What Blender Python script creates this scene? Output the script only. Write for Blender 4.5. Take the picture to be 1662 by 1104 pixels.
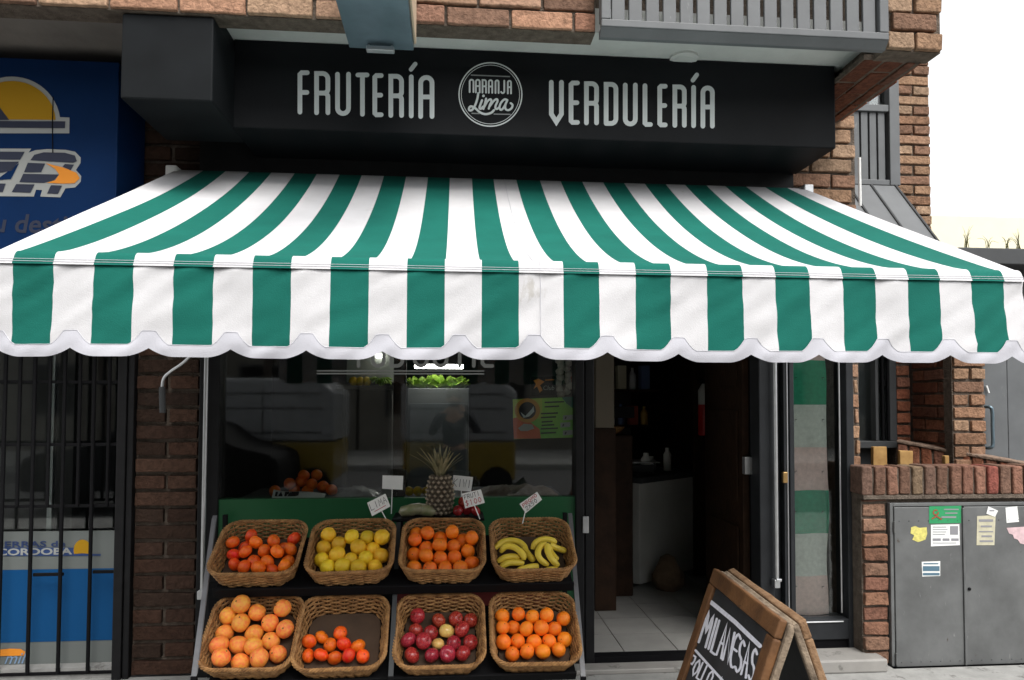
import bpy, bmesh, math, random
from mathutils import Vector, Matrix, noise
random.seed(7)
R = math.radians
for o in list(bpy.data.objects): bpy.data.objects.remove(o)
S = bpy.context.scene
COL = S.collection

# ---------------------------------------------------------------- camera
F = 1150.0; CX = 831.0; CY = 610.0            # pixels of the 1662 x 1104 photograph
CAMLOC = Vector((0, -4.15, 1.5))
CR = (Matrix.Rotation(R(-4.87), 3, 'Z') @ Matrix.Rotation(R(92.0), 3, 'X') @ Matrix.Rotation(.003, 3, 'Z'))
cd = bpy.data.cameras.new('camera'); cam = bpy.data.objects.new('camera', cd); COL.objects.link(cam)
cam.location = CAMLOC; cam.rotation_euler = CR.to_euler()
cd.sensor_fit = 'HORIZONTAL'; cd.sensor_width = 36; cd.lens = F * 36 / 1662
cd.shift_y = 58 / 1662; cd.clip_start = .05; cd.clip_end = 500
S.camera = cam

# ---------------------------------------------------------------- light
SUN_EL, SUN_AZ = 56, 24       # high behind the photographer, a little to his right
w = bpy.data.worlds.new('World'); S.world = w; w.use_nodes = True
nt = w.node_tree; nt.nodes.clear()
sky = nt.nodes.new('ShaderNodeTexSky'); sky.sky_type = 'NISHITA'; sky.sun_disc = False
sky.sun_elevation = R(SUN_EL); sky.sun_rotation = R(180 - SUN_AZ); sky.dust_density = 3.0; sky.air_density = 1.0
hs = nt.nodes.new('ShaderNodeHueSaturation'); hs.inputs['Saturation'].default_value = .12
mxs = nt.nodes.new('ShaderNodeMix'); mxs.data_type = 'RGBA'; mxs.inputs['Factor'].default_value = .2; mxs.inputs['B'].default_value = (8.5, 8.5, 8.4, 1)   # thin bright overcast
bg = nt.nodes.new('ShaderNodeBackground'); bg.inputs['Strength'].default_value = .15
wo = nt.nodes.new('ShaderNodeOutputWorld')
nt.links.new(sky.outputs[0], hs.inputs['Color']); nt.links.new(hs.outputs[0], mxs.inputs['A']); nt.links.new(mxs.outputs['Result'], bg.inputs[0]); nt.links.new(bg.outputs[0], wo.inputs[0])
sl = bpy.data.lights.new('sun', 'SUN'); sl.energy = 1.5; sl.angle = R(40); sl.color = (1, .96, .9)
so = bpy.data.objects.new('sun', sl); COL.objects.link(so)
sd = Vector((math.cos(R(SUN_EL)) * math.sin(R(SUN_AZ)), -math.cos(R(SUN_EL)) * math.cos(R(SUN_AZ)), math.sin(R(SUN_EL))))
so.rotation_euler = sd.to_track_quat('Z', 'Y').to_euler(); so.location = (4, -8, 9)
S.view_settings.view_transform = 'Standard'; S.view_settings.look = 'None'
S.view_settings.gamma = 1; S.view_settings.exposure = .95
S.cycles.max_bounces = 10; S.cycles.transparent_max_bounces = 16

# ---------------------------------------------------------------- helpers
def ray(px, py): return (CR @ Vector(((px - CX) / F, (CY - py) / F, -1))).normalized()
def P(px, py, Y=None, X=None, Z=None):
    d = ray(px, py)
    t = (Y - CAMLOC.y) / d.y if Y is not None else (X - CAMLOC.x) / d.x if X is not None else (Z - CAMLOC.z) / d.z
    return CAMLOC + d * t
def PP(px, py, pt, n):
    d = ray(px, py); return CAMLOC + d * ((pt - CAMLOC).dot(n) / d.dot(n))
def PX(px, Y, py=650): return P(px, py, Y=Y).x
def PZ(py, Y, px=831): return P(px, py, Y=Y).z

class MB:
    def __init__(s): s.v = []; s.f = []; s.m = []; s.t = []; s.smooth = False
    def add(s, vs, fs, mi=0, tint=(1, 1, 1)):
        b = len(s.v); s.v += [Vector(v) for v in vs]
        for f in fs: s.f.append([i + b for i in f]); s.m.append(mi); s.t.append(tint)
        return s
    def box(s, x0, x1, y0, y1, z0, z1, mi=0, M=None, tint=(1, 1, 1)):
        vs = [Vector((x, y, z)) for x in (x0, x1) for y in (y0, y1) for z in (z0, z1)]
        if M: vs = [M @ v for v in vs]
        return s.add(vs, [(0, 1, 3, 2), (4, 6, 7, 5), (0, 4, 5, 1), (2, 3, 7, 6), (0, 2, 6, 4), (1, 5, 7, 3)], mi, tint)
    def bbox(s, x0, x1, y0, y1, z0, z1, r=.004, mi=0, M=None, tint=(1, 1, 1)):
        return s.rough((x0, y0, z0), (x1, y1, z1), r, (3, 3, 3), 0, mi, M, tint)
    def rough(s, a, b, r=.006, n=(6, 3, 3), amp=.002, mi=0, M=None, tint=(1, 1, 1)):
        """a rounded block whose skin is a little uneven"""
        a = Vector(a); b = Vector(b); c = (a + b) / 2; h = (b - a) / 2
        r = min(r, h.x * .9, h.y * .9, h.z * .9); seed = Vector((random.random() * 90, random.random() * 90, random.random() * 90))
        idx = {}; vs = []; fs = []
        def ax(k, i, N):
            if i == 0: return -h[k]
            if i == N: return h[k]
            return (-h[k] + r) + (2 * h[k] - 2 * r) * (i - 1) / max(1, N - 2) if N > 2 else 0
        def vert(i, j, k):
            if (i, j, k) in idx: return idx[(i, j, k)]
            p = Vector((ax(0, i, n[0]), ax(1, j, n[1]), ax(2, k, n[2])))
            q = Vector([max(-h[t] + r, min(h[t] - r, p[t])) for t in range(3)])
            d = p - q
            if d.length > r: p = q + d.normalized() * r
            if amp: p = p + noise.noise_vector((p + seed) * 28) * amp + noise.noise_vector((p + seed) * 9) * amp * 1.4
            p = p + c
            idx[(i, j, k)] = len(vs); vs.append(M @ p if M else p); return idx[(i, j, k)]
        for i in range(n[0]):
            for j in range(n[1]):
                fs.append([vert(i, j, 0), vert(i, j + 1, 0), vert(i + 1, j + 1, 0), vert(i + 1, j, 0)])
                fs.append([vert(i, j, n[2]), vert(i + 1, j, n[2]), vert(i + 1, j + 1, n[2]), vert(i, j + 1, n[2])])
        for i in range(n[0]):
            for k in range(n[2]):
                fs.append([vert(i, 0, k), vert(i + 1, 0, k), vert(i + 1, 0, k + 1), vert(i, 0, k + 1)])
                fs.append([vert(i, n[1], k), vert(i, n[1], k + 1), vert(i + 1, n[1], k + 1), vert(i + 1, n[1], k)])
        for j in range(n[1]):
            for k in range(n[2]):
                fs.append([vert(0, j, k), vert(0, j, k + 1), vert(0, j + 1, k + 1), vert(0, j + 1, k)])
                fs.append([vert(n[0], j, k), vert(n[0], j + 1, k), vert(n[0], j + 1, k + 1), vert(n[0], j, k + 1)])
        return s.add(vs, fs, mi, tint)
    def tube(s, pts, r, seg=8, closed=False, mi=0, caps=True):
        pts = [Vector(p) for p in pts]; n = len(pts); rs = r if isinstance(r, (list, tuple)) else [r] * n
        b = len(s.v); up = None
        for i, p in enumerate(pts):
            t = (pts[(i + 1) % n] - pts[i - 1]) if closed else pts[min(i + 1, n - 1)] - pts[max(i - 1, 0)]
            t.normalize()
            if up is None:
                up = Vector((0, 0, 1)) if abs(t.z) < .9 else Vector((1, 0, 0))
            up = (up - t * up.dot(t)).normalized(); sd_ = t.cross(up)
            for k in range(seg):
                a = 2 * math.pi * k / seg; s.v.append(p + (up * math.cos(a) + sd_ * math.sin(a)) * rs[i])
        for i in range(n if closed else n - 1):
            for k in range(seg):
                i2 = (i + 1) % n
                s.f.append([b + i * seg + k, b + i * seg + (k + 1) % seg, b + i2 * seg + (k + 1) % seg, b + i2 * seg + k]); s.m.append(mi); s.t.append((1, 1, 1))
        if caps and not closed:
            s.f.append([b + k for k in range(seg)][::-1]); s.f.append([b + (n - 1) * seg + k for k in range(seg)])
            s.m += [mi] * 2; s.t += [(1, 1, 1)] * 2
        return s
    def lathe(s, prof, seg=24, mi=0, M=None):
        b = len(s.v)
        for (r, z) in prof:
            for k in range(seg):
                a = 2 * math.pi * k / seg; p = Vector((r * math.cos(a), r * math.sin(a), z)); s.v.append(M @ p if M else p)
        for i in range(len(prof) - 1):
            for k in range(seg):
                s.f.append([b + i * seg + k, b + i * seg + (k + 1) % seg, b + (i + 1) * seg + (k + 1) % seg, b + (i + 1) * seg + k]); s.m.append(mi); s.t.append((1, 1, 1))
        s.f.append([b + k for k in range(seg)][::-1]); s.f.append([b + (len(prof) - 1) * seg + k for k in range(seg)]); s.m += [mi] * 2; s.t += [(1, 1, 1)] * 2
        return s
    def prism(s, pts, off, mi=0):
        """polygon pts pushed along vector off"""
        n = len(pts); pts = [Vector(p) for p in pts]; off = Vector(off)
        return s.add(pts + [p + off for p in pts], [list(range(n)), list(range(n, 2 * n))[::-1]] + [[i, i + n, (i + 1) % n + n, (i + 1) % n] for i in range(n)], mi)
    def build(s, name, mats, parent=None, at=None, smooth=None, auto=None):
        if not isinstance(mats, (list, tuple)): mats = [mats]
        org = Vector(at) if at is not None else (root_of(parent).matrix_basis.translation.copy() if parent else Vector((0, 0, 0)))
        if parent and root_of(parent).get('local'): org = Vector((0, 0, 0))
        me = bpy.data.meshes.new(name)
        me.from_pydata([v - org for v in s.v], [], s.f)
        for m in mats: me.materials.append(m)
        me.polygons.foreach_set('material_index', s.m)
        if any(t != (1, 1, 1) for t in s.t):
            ca = me.color_attributes.new('tint', 'FLOAT_COLOR', 'CORNER'); buf = []
            for f, t in zip(s.f, s.t): buf += list((*t, 1)) * len(f)
            ca.data.foreach_set('color', buf)
        bm = bmesh.new(); bm.from_mesh(me); bmesh.ops.recalc_face_normals(bm, faces=bm.faces); bm.to_mesh(me); bm.free()
        if smooth: me.polygons.foreach_set('use_smooth', [True] * len(me.polygons))
        o = bpy.data.objects.new(name, me); COL.objects.link(o)
        if parent: o.parent = parent
        elif at is not None: o.location = org
        if smooth and auto:
            try: me.set_sharp_from_angle(angle=R(auto))
            except Exception: pass
        return o
def root_of(o):
    while o.parent: o = o.parent
    return o
def tag(o, label, cat, group=None, kind=None):
    if label: o['label'] = label
    if cat: o['category'] = cat
    if group: o['group'] = group
    if kind: o['kind'] = kind
    return o
def thing(name, label, cat, loc=(0, 0, 0), group=None, rot=None, local=False):
    o = bpy.data.objects.new(name, None); COL.objects.link(o); o.location = loc; o.empty_display_size = .1
    if rot: o.rotation_euler = rot
    if local: o['local'] = 1
    return tag(o, label, cat, group)
def copy_tree(o, parent=None):
    c = o.copy(); COL.objects.link(c); c.parent = parent
    for ch in list(o.children): copy_tree(ch, c)
    return c
def smooth_line(pts, k=6, closed=False):
    pts = [Vector(p) for p in pts]; out = []; n = len(pts)
    for i in range(n if closed else n - 1):
        if closed: a, b, c, d = pts[i - 1], pts[i], pts[(i + 1) % n], pts[(i + 2) % n]
        else: a, b, c, d = pts[max(i - 1, 0)], pts[i], pts[i + 1], pts[min(i + 2, n - 1)]
        for j in range(k):
            t = j / k; out.append(.5 * (2 * b + (c - a) * t + (2 * a - 5 * b + 4 * c - d) * t * t + (3 * b - a - 3 * c + d) * t ** 3))
    if not closed: out.append(pts[-1])
    return out

# ---------------------------------------------------------------- materials
def mat(name, col, rough=.6, metal=0, var=0, scale=8, bump=0, bscale=60, spec=.5, col2=None, tint=False, rnd=0, coat=0, detail=6, contrast=None, objrnd=True):
    m = bpy.data.materials.new(name); m.use_nodes = True; n = m.node_tree.nodes; l = m.node_tree.links
    b = n['Principled BSDF']; b.inputs['Base Color'].default_value = (*col, 1); b.inputs['Roughness'].default_value = rough
    b.inputs['Metallic'].default_value = metal; b.inputs['Specular IOR Level'].default_value = spec
    if coat: b.inputs['Coat Weight'].default_value = coat; b.inputs['Coat Roughness'].default_value = .15
    tc = n.new('ShaderNodeTexCoord'); oi = n.new('ShaderNodeObjectInfo')
    add = n.new('ShaderNodeVectorMath'); add.operation = 'ADD'; l.new(tc.outputs['Object'], add.inputs[0])
    mu = n.new('ShaderNodeMath'); mu.operation = 'MULTIPLY'; mu.inputs[1].default_value = 37.0; l.new(oi.outputs['Random'], mu.inputs[0])
    if objrnd: l.new(mu.outputs[0], add.inputs[1])
    vec = add.outputs[0]; c = None
    if var or col2:
        nz = n.new('ShaderNodeTexNoise'); nz.inputs['Scale'].default_value = scale; nz.inputs['Detail'].default_value = detail; nz.inputs['Roughness'].default_value = .6
        l.new(vec, nz.inputs['Vector'])
        cr = n.new('ShaderNodeValToRGB'); lo, hi = contrast or (.3, .7)
        cr.color_ramp.elements[0].position = lo; cr.color_ramp.elements[1].position = hi
        c2 = col2 or tuple(min(1, x * (1 + var)) for x in col); c1 = col if col2 else tuple(x * (1 - var) for x in col)
        cr.color_ramp.elements[0].color = (*c1, 1); cr.color_ramp.elements[1].color = (*c2, 1)
        l.new(nz.outputs['Fac'], cr.inputs['Fac']); c = cr.outputs['Color']
    if c is None:
        rgb = n.new('ShaderNodeRGB'); rgb.outputs[0].default_value = (*col, 1); c = rgb.outputs[0]
    if tint:
        at = n.new('ShaderNodeAttribute'); at.attribute_name = 'tint'
        mx = n.new('ShaderNodeMix'); mx.data_type = 'RGBA'; mx.blend_type = 'MULTIPLY'; mx.inputs['Factor'].default_value = 1
        l.new(c, mx.inputs['A']); l.new(at.outputs['Color'], mx.inputs['B']); c = mx.outputs['Result']
    if rnd:
        h = n.new('ShaderNodeHueSaturation'); mr = n.new('ShaderNodeMapRange'); mr.inputs['To Min'].default_value = 1 - rnd; mr.inputs['To Max'].default_value = 1 + rnd * .6
        l.new(oi.outputs['Random'], mr.inputs['Value']); l.new(mr.outputs[0], h.inputs['Value'])
        mr2 = n.new('ShaderNodeMapRange'); mr2.inputs['To Min'].default_value = .5 - rnd * .06; mr2.inputs['To Max'].default_value = .5 + rnd * .06
        fr = n.new('ShaderNodeMath'); fr.operation = 'FRACT'; l.new(mu.outputs[0], fr.inputs[0]); l.new(fr.outputs[0], mr2.inputs['Value']); l.new(mr2.outputs[0], h.inputs['Hue'])
        l.new(c, h.inputs['Color']); c = h.outputs['Color']
    l.new(c, b.inputs['Base Color'])
    if bump:
        nb = n.new('ShaderNodeTexNoise'); nb.inputs['Scale'].default_value = bscale; nb.inputs['Detail'].default_value = 5; l.new(vec, nb.inputs['Vector'])
        bp = n.new('ShaderNodeBump'); bp.inputs['Strength'].default_value = bump; bp.inputs['Distance'].default_value = .01
        l.new(nb.outputs['Fac'], bp.inputs['Height']); l.new(bp.outputs[0], b.inputs['Normal'])
    return m
def glassmat(name, tintc=(.93, .96, .95)):
    m = bpy.data.materials.new(name); m.use_nodes = True; n = m.node_tree.nodes; l = m.node_tree.links
    n.remove(n['Principled BSDF']); out = n['Material Output']
    tr = n.new('ShaderNodeBsdfTransparent'); tr.inputs[0].default_value = (*tintc, 1)
    gl = n.new('ShaderNodeBsdfGlossy'); gl.inputs['Roughness'].default_value = .03; gl.inputs['Color'].default_value = (1, 1, 1, 1)
    fr = n.new('ShaderNodeFresnel'); fr.inputs['IOR'].default_value = 1.55
    mx = n.new('ShaderNodeMixShader'); l.new(fr.outputs[0], mx.inputs[0]); l.new(tr.outputs[0], mx.inputs[1]); l.new(gl.outputs[0], mx.inputs[2]); l.new(mx.outputs[0], out.inputs[0])
    return m
def emis(name, col, st):
    m = mat(name, col); b = m.node_tree.nodes['Principled BSDF']; b.inputs['Emission Color'].default_value = (*col, 1); b.inputs['Emission Strength'].default_value = st
    return m

M = {}
M['brick'] = mat('brick', (1, 1, 1), .92, var=.0, tint=True, bump=.9, bscale=70, spec=.2, col2=(1.0, .97, .93), scale=34, contrast=(.25, .6)); 
_rb = M['brick'].node_tree.nodes
for _n in _rb:
    if _n.type == 'VALTORGB': _n.color_ramp.elements[0].color = (.42, .40, .38, 1)
M['mortar'] = mat('mortar', (.13, .105, .085), .95, var=.35, scale=25, bump=1, bscale=110, spec=.1)
M['soffit'] = mat('soffit_plaster', (.55, .56, .54), .85, var=.12, scale=3, bump=.15, bscale=40)
M['sign'] = mat('sign_black', (.0065, .0075, .009), .55, var=.3, scale=2, spec=.14)
M['signtxt'] = mat('sign_lettering', (.60, .64, .64), .6)
M['signdim'] = mat('sign_lettering_dim', (.22, .23, .23), .6)
M['dark'] = mat('dark_metal', (.010, .010, .011), .5, var=.25, scale=12, spec=.2)
M['frame'] = mat('door_frame_grey', (.020, .022, .025), .5, var=.2, scale=8, spec=.25)
M['black'] = mat('black_paint', (.005, .005, .006), .65, spec=.12)
M['grey'] = mat('grey_paint', (.115, .122, .128), .5, var=.12, scale=5, spec=.4, bump=.05, bscale=30)
M['greyd'] = mat('dark_grey_paint', (.05, .053, .056), .55, var=.12, scale=6, spec=.4)
M['cabinet'] = mat('cabinet_grey', (.116, .12, .121), .45, var=.26, scale=4, spec=.45, bump=.06, bscale=45)
M['steel'] = mat('dull_steel', (.20, .20, .21), .45, metal=.5, var=.15, scale=14)
M['alu'] = mat('aluminium', (.55, .56, .57), .35, metal=.85, var=.1, scale=14)
M['zinc'] = mat('zinc_sheet', (.15, .21, .25), .36, metal=.7, var=.18, scale=6)
M['green'] = mat('awning_green', (.0085, .122, .095), .85, var=.10, scale=5, bump=.15, bscale=300, spec=.15, objrnd=False)
M['white'] = mat('awning_white', (.60, .595, .61), .85, var=.09, scale=3, bump=.15, bscale=300, spec=.15, objrnd=False)
M['trim'] = mat('trim_white', (.50, .50, .545), .85, var=.03, scale=9, bump=.12, bscale=260, spec=.15)
M['seam'] = mat('seam_thread', (.56, .56, .60), .9)
M['wicker'] = mat('wicker', (.15, .066, .021), .5, spec=.35, col2=(.52, .28, .105), scale=26, contrast=(.3, .72), bump=.3, bscale=160)
M['card'] = mat('cardboard', (.075, .045, .027), .9, var=.2, scale=10)
M['pave'] = mat('paving', (.27, .27, .26), .85, var=.18, scale=9, bump=.2, bscale=80)
M['marble'] = mat('step_stone', (.27, .26, .245), .5, var=.12, scale=6)
M['glass'] = glassmat('window_glass')
M['paper'] = mat('white_paper', (.78, .79, .78), .8, var=.04, scale=20)
M['ink'] = mat('black_ink', (.02, .02, .025), .7)
M['redink'] = mat('red_ink', (.45, .02, .04), .7)
M['wood'] = mat('varnished_pine', (.085, .040, .018), .6, spec=.3, col2=(.18, .085, .034), scale=9, bump=.25, bscale=70)
M['wood2'] = mat('worn_brown_wood', (.13, .065, .03), .8, spec=.25, col2=(.30, .19, .11), scale=14, bump=.5, bscale=80)
M['oldwood'] = mat('weathered_wood', (.10, .075, .055), .85, spec=.2, col2=(.32, .25, .18), scale=16, bump=.6, bscale=90)
M['slate'] = mat('chalkboard', (.018, .021, .023), .65, col2=(.035, .038, .042), scale=8, spec=.3)
M['chalk'] = mat('white_chalk', (.72, .73, .80), .9, var=.12, scale=60)
M['inwall'] = mat('interior_wall', (.08, .075, .068), .8, var=.1, scale=3)
M['boxgrey'] = mat('box_grey', (.009, .0105, .012), .6, var=.25, scale=4, spec=.12)
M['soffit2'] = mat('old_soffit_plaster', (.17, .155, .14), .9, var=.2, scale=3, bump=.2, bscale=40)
M['postwhite'] = mat('post_cream', (.15, .125, .09), .7, var=.08, scale=4)
M['inwhite'] = mat('interior_white', (.55, .55, .52), .6, var=.08, scale=4)
M['inbrown'] = mat('interior_brown', (.026, .013, .007), .6, var=.4, scale=10, bump=.3, bscale=40, spec=.15)
def scuffs(m, col, scale, lo, stretch=(1, 1, .25)):
    """thin scattered wear marks over a painted surface"""
    n = m.node_tree.nodes; l = m.node_tree.links; b = n['Principled BSDF']; src = b.inputs['Base Color'].links[0].from_socket
    tc = n.new('ShaderNodeTexCoord'); mp = n.new('ShaderNodeMapping'); mp.inputs['Scale'].default_value = stretch; l.new(tc.outputs['Object'], mp.inputs['Vector'])
    nz = n.new('ShaderNodeTexNoise'); nz.inputs['Scale'].default_value = scale; nz.inputs['Detail'].default_value = 9; nz.inputs['Roughness'].default_value = .7; l.new(mp.outputs[0], nz.inputs['Vector'])
    cr = n.new('ShaderNodeValToRGB'); cr.color_ramp.elements[0].position = lo; cr.color_ramp.elements[1].position = min(1, lo + .06); l.new(nz.outputs['Fac'], cr.inputs['Fac'])
    mx = n.new('ShaderNodeMix'); mx.data_type = 'RGBA'; mx.inputs['B'].default_value = (*col, 1); l.new(cr.outputs['Color'], mx.inputs['Factor']); l.new(src, mx.inputs['A']); l.new(mx.outputs['Result'], b.inputs['Base Color'])
scuffs(M['cabinet'], (.21, .215, .215), 26, .64); scuffs(M['cabinet'], (.06, .045, .035), 17, .66, (1, 1, .6))
scuffs(M['grey'], (.19, .195, .2), 22, .66); scuffs(M['pave'], (.13, .125, .12), 7, .58, (1, 1, 1)); scuffs(M['marble'], (.15, .145, .135), 9, .58, (1, 1, 1))
scuffs(M['white'], (.47, .455, .44), 6, .66, (1, 1, .5)); scuffs(M['wood'], (.05, .03, .018), 20, .62, (1, 1, 1)); scuffs(M['slate'], (.07, .072, .08), 14, .62, (1, .5, .5))
# ---------------------------------------------------------------- bricks
PAL_WARM = [(.36, .195, .13), (.40, .23, .155), (.31, .165, .115), (.41, .265, .185), (.27, .15, .108), (.37, .235, .17), (.24, .145, .105), (.43, .29, .2)]
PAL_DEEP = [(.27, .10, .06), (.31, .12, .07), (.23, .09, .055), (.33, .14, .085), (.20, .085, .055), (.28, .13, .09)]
PAL_PALE = [(.34, .215, .14), (.37, .245, .165), (.29, .17, .11), (.33, .205, .14), (.26, .155, .108), (.38, .265, .185)]
def axes(o, u, n, v):
    m = Matrix.Identity(4)
    for i, a in enumerate((u, n, v)):
        for k in range(3): m[k][i] = a[k]
    m.translation = Vector(o); return m
def bricks(mb, o, u, n, v, U, V, ch=.087, L=.30, gap=.014, dep=.06, pal=PAL_WARM, off=0, amp=.0022, back=.014, segs=(7, 2, 3), shift=.5, backing=True, jit=.006):
    """running bond filling U x V; n points out of the wall; faces stand on the plane of o"""
    A = axes(o, u, n, v); row = 0; z = 0
    while z < V - .01:
        h = min(ch, V - z); x = -((off + (row % 2) * shift) % 1) * L
        while x < U - .004:
            a, b = max(x, 0), min(x + L, U)
            if b - a > .03:
                t = random.choice(pal); k = random.uniform(.78, 1.16); t = tuple(c * k for c in t); j = random.uniform(-jit, jit)
                mb.rough((a + gap / 2, -dep + j, z + gap / 2), (b - gap / 2, j, z + h - gap / 2), .0055, segs, amp, 0, A, t)
            x += L
        z += ch; row += 1
    if backing: mb.box(0.002, U - .002, -dep - .02, -back, .001, V - .001, 1, A)
BM = [M['brick'], M['mortar']]
XA, YA, ZA = Vector((1, 0, 0)), Vector((0, 1, 0)), Vector((0, 0, 1))
NF = Vector((0, -1, 0))

# ---------------------------------------------------------------- setting
def sheet(name, x0, x1, y0, y1, z, m, n=1):
    o = MB().add([(x0, y0, z), (x1, y0, z), (x1, y1, z), (x0, y1, z)], [(0, 1, 2, 3)]).build(name, m); tag(o, None, None, kind='structure'); return o
M['road'] = mat('asphalt', (.075, .075, .076), .9, var=.25, scale=30, bump=.3, bscale=200)
sheet('ground', -200, 200, -200, 200, -.3, M['road'])
sheet('road', -60, 60, -13, -5.3, -.19, M['road'])
b = MB(); b.box(-12, 12, -5.3, .0, -.29, -.04); tag(b.build('sidewalk', M['pave']), None, None, kind='structure')
b = MB(); b.box(-60, 60, -18, -13, -.29, -.05); tag(b.build('far_sidewalk', M['pave']), None, None, kind='structure')
# interior tiles: real tiles with joints
b = MB()
TS = .33
M['tile'] = mat('floor_tile', (1, 1, 1), .35, tint=True, spec=.5, var=.25, scale=5)
for i in range(-6, 7):
    for j in range(0, 16):
        k = random.uniform(.88, 1.05)
        b.box(.05 + i * TS + .003, .05 + (i + 1) * TS - .003, .06 + j * TS + .003, .06 + (j + 1) * TS - .003, -.03, 0, 0, None, (.34 * k, .335 * k, .32 * k))
b.box(-2.2, 2.3, .05, 5.3, -.04, -.006, 1)
tag(b.build('interior_floor', [M['tile'], M['mortar']]), None, None, kind='structure')

# ---------------------------------------------------------------- the shop building
SZ = 3.33                                   # soffit height
bld = thing('brick_building', 'brick building with an overhanging brick storey above the dark shop front', 'building', (0, .3, -.04))
# soffit under the overhang
xso = PX(365, -.5, 60)
b = MB(); b.box(xso, PX(1437, -.9, 80) + .02, -.74, .1, SZ, SZ + .12); b.build('soffit', M['soffit'], bld)
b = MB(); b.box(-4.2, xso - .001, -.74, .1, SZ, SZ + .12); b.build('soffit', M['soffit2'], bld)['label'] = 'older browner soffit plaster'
# upper band of bricks, left of the railing, hanging a course below the soffit
xe = PX(968, -.86, 40); zb = PZ(38, -.86, 700)
b = MB(); bricks(b, (-4.2, -.86, zb), XA, NF, ZA, xe + 4.2, .62, ch=.094, L=.305, dep=.115, gap=.014, back=.02, segs=(8, 4, 3), amp=.003, off=.35)
b.build('upper_brick_band', BM, bld)
# wall body of the storey above, behind the bricks and the railing
b = MB(); b.box(-4.2, 2.2, -.70, .4, SZ + .12, 6.5); b.build('upper_wall', M['mortar'], bld)
# brick corner at the far end with its deep side beam running back to the shop front
xc0, xc1 = PX(1440, -.9, 60), PX(1531, -.9, 60); zc = PZ(82, -.9, 1490)
b = MB(); bricks(b, (xc0, -.9, zc), XA, NF, ZA, xc1 - xc0, .62, ch=.094, L=.24, dep=.11, back=.02, segs=(6, 4, 3), pal=PAL_PALE, amp=.003, off=.4)
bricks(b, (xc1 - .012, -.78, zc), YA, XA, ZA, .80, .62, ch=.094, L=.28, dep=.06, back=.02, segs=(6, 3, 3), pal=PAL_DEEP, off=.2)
b.box(xc0 + .01, xc1 - .03, -.79, .02, zc + .012, 6.4, 1)
b.build('corner_brickwork', BM, bld)
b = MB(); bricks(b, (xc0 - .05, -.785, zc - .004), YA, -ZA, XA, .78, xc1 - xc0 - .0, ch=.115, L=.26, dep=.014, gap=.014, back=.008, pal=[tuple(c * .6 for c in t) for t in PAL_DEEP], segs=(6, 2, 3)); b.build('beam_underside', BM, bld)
# piers at the shop front
xl0, xl1 = PX(219, 0), PX(324, 0)
b = MB(); bricks(b, (xl0, 0, -.04), XA, NF, ZA, xl1 - xl0, 3.36, ch=.0935, L=xl1 - xl0, dep=.08, gap=.02, back=.028, pal=[(.06, .034, .025), (.07, .038, .027), (.05, .03, .022), (.08, .045, .032), (.046, .029, .022)], segs=(8, 2, 3), amp=.003)  # canopy shade is put into this pier's darker brick palette
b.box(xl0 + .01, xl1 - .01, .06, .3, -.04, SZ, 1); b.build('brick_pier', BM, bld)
xr0, xr1 = PX(1378, 0), PX(1396, 0)
xr00 = PX(1268, 0, 300)
zs = 2.35
b = MB(); bricks(b, (xr00, 0, zs), XA, NF, ZA, xr1 - xr00, SZ - zs, ch=.0935, L=.27, dep=.08, gap=.016, back=.02, pal=PAL_PALE, segs=(7, 2, 3), off=.3)
bricks(b, (xr0, 0, -.04), XA, NF, ZA, xr1 - xr0 + .002, zs + .04, ch=.0935, L=.12, dep=.08, gap=.014, pal=PAL_PALE, segs=(4, 2, 3), off=.2, amp=.004)
b.box(xr0 + .01, xr1 - .012, .07, .74, -.04, SZ, 1); b.box(xr00 + .01, xr0, .07, .3, zs + .01, SZ, 1)
b.build('brick_pier', BM, bld)
o = MB().tube([(xr1 + .012, -.01, PZ(335, 0, 1393)), (xr1 + .012, -.01, PZ(257, 0, 1393))], .009).build('conduit', M['paper'], bld)
# dark shutter housing above the awning
xs0, xs1 = PX(330, 0, 280), PX(1280, 0, 280)
b = MB(); b.box(xs0, xs1, -.06, .12, 2.55, 2.99); b.box(xs0 + .02, xs1 - .02, -.075, -.061, 2.78, 2.80)
b.build('shutter_housing', M['dark'], bld)
b = MB(); b.box(xs0 - .35, xs1 + .02, .121, .2, 2.5, SZ); b.build('lintel_wall', M['dark'], bld)

# interior shell
b = MB(); b.box(-2.3, xr1 - .1, 5.2, 5.3, -.04, 3.1); b.build('interior_back_wall', M['inwall'], bld)
b = MB(); b.box(-2.4, -2.3, .65, 5.3, -.04, 3.1); b.build('interior_side_wall', M['inwall'], bld)
b = MB(); b.box(-4.2, xr1 - .03, .201, 5.3, 2.85, 2.95); b.build('interior_ceiling', M['inwall'], bld)
b = MB(); b.box(-1.62, -1.56, .32, .66, -.04, 2.9); b.box(-2.4, -1.62, .60, .66, -.04, 2.9); b.build('partition', M['black'], bld)
b = MB(); b.box(xr1 - .1, xr1 - .02, .74, 5.3, -.04, 3.1); b.build('party_wall', M['inbrown'], bld)

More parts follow.
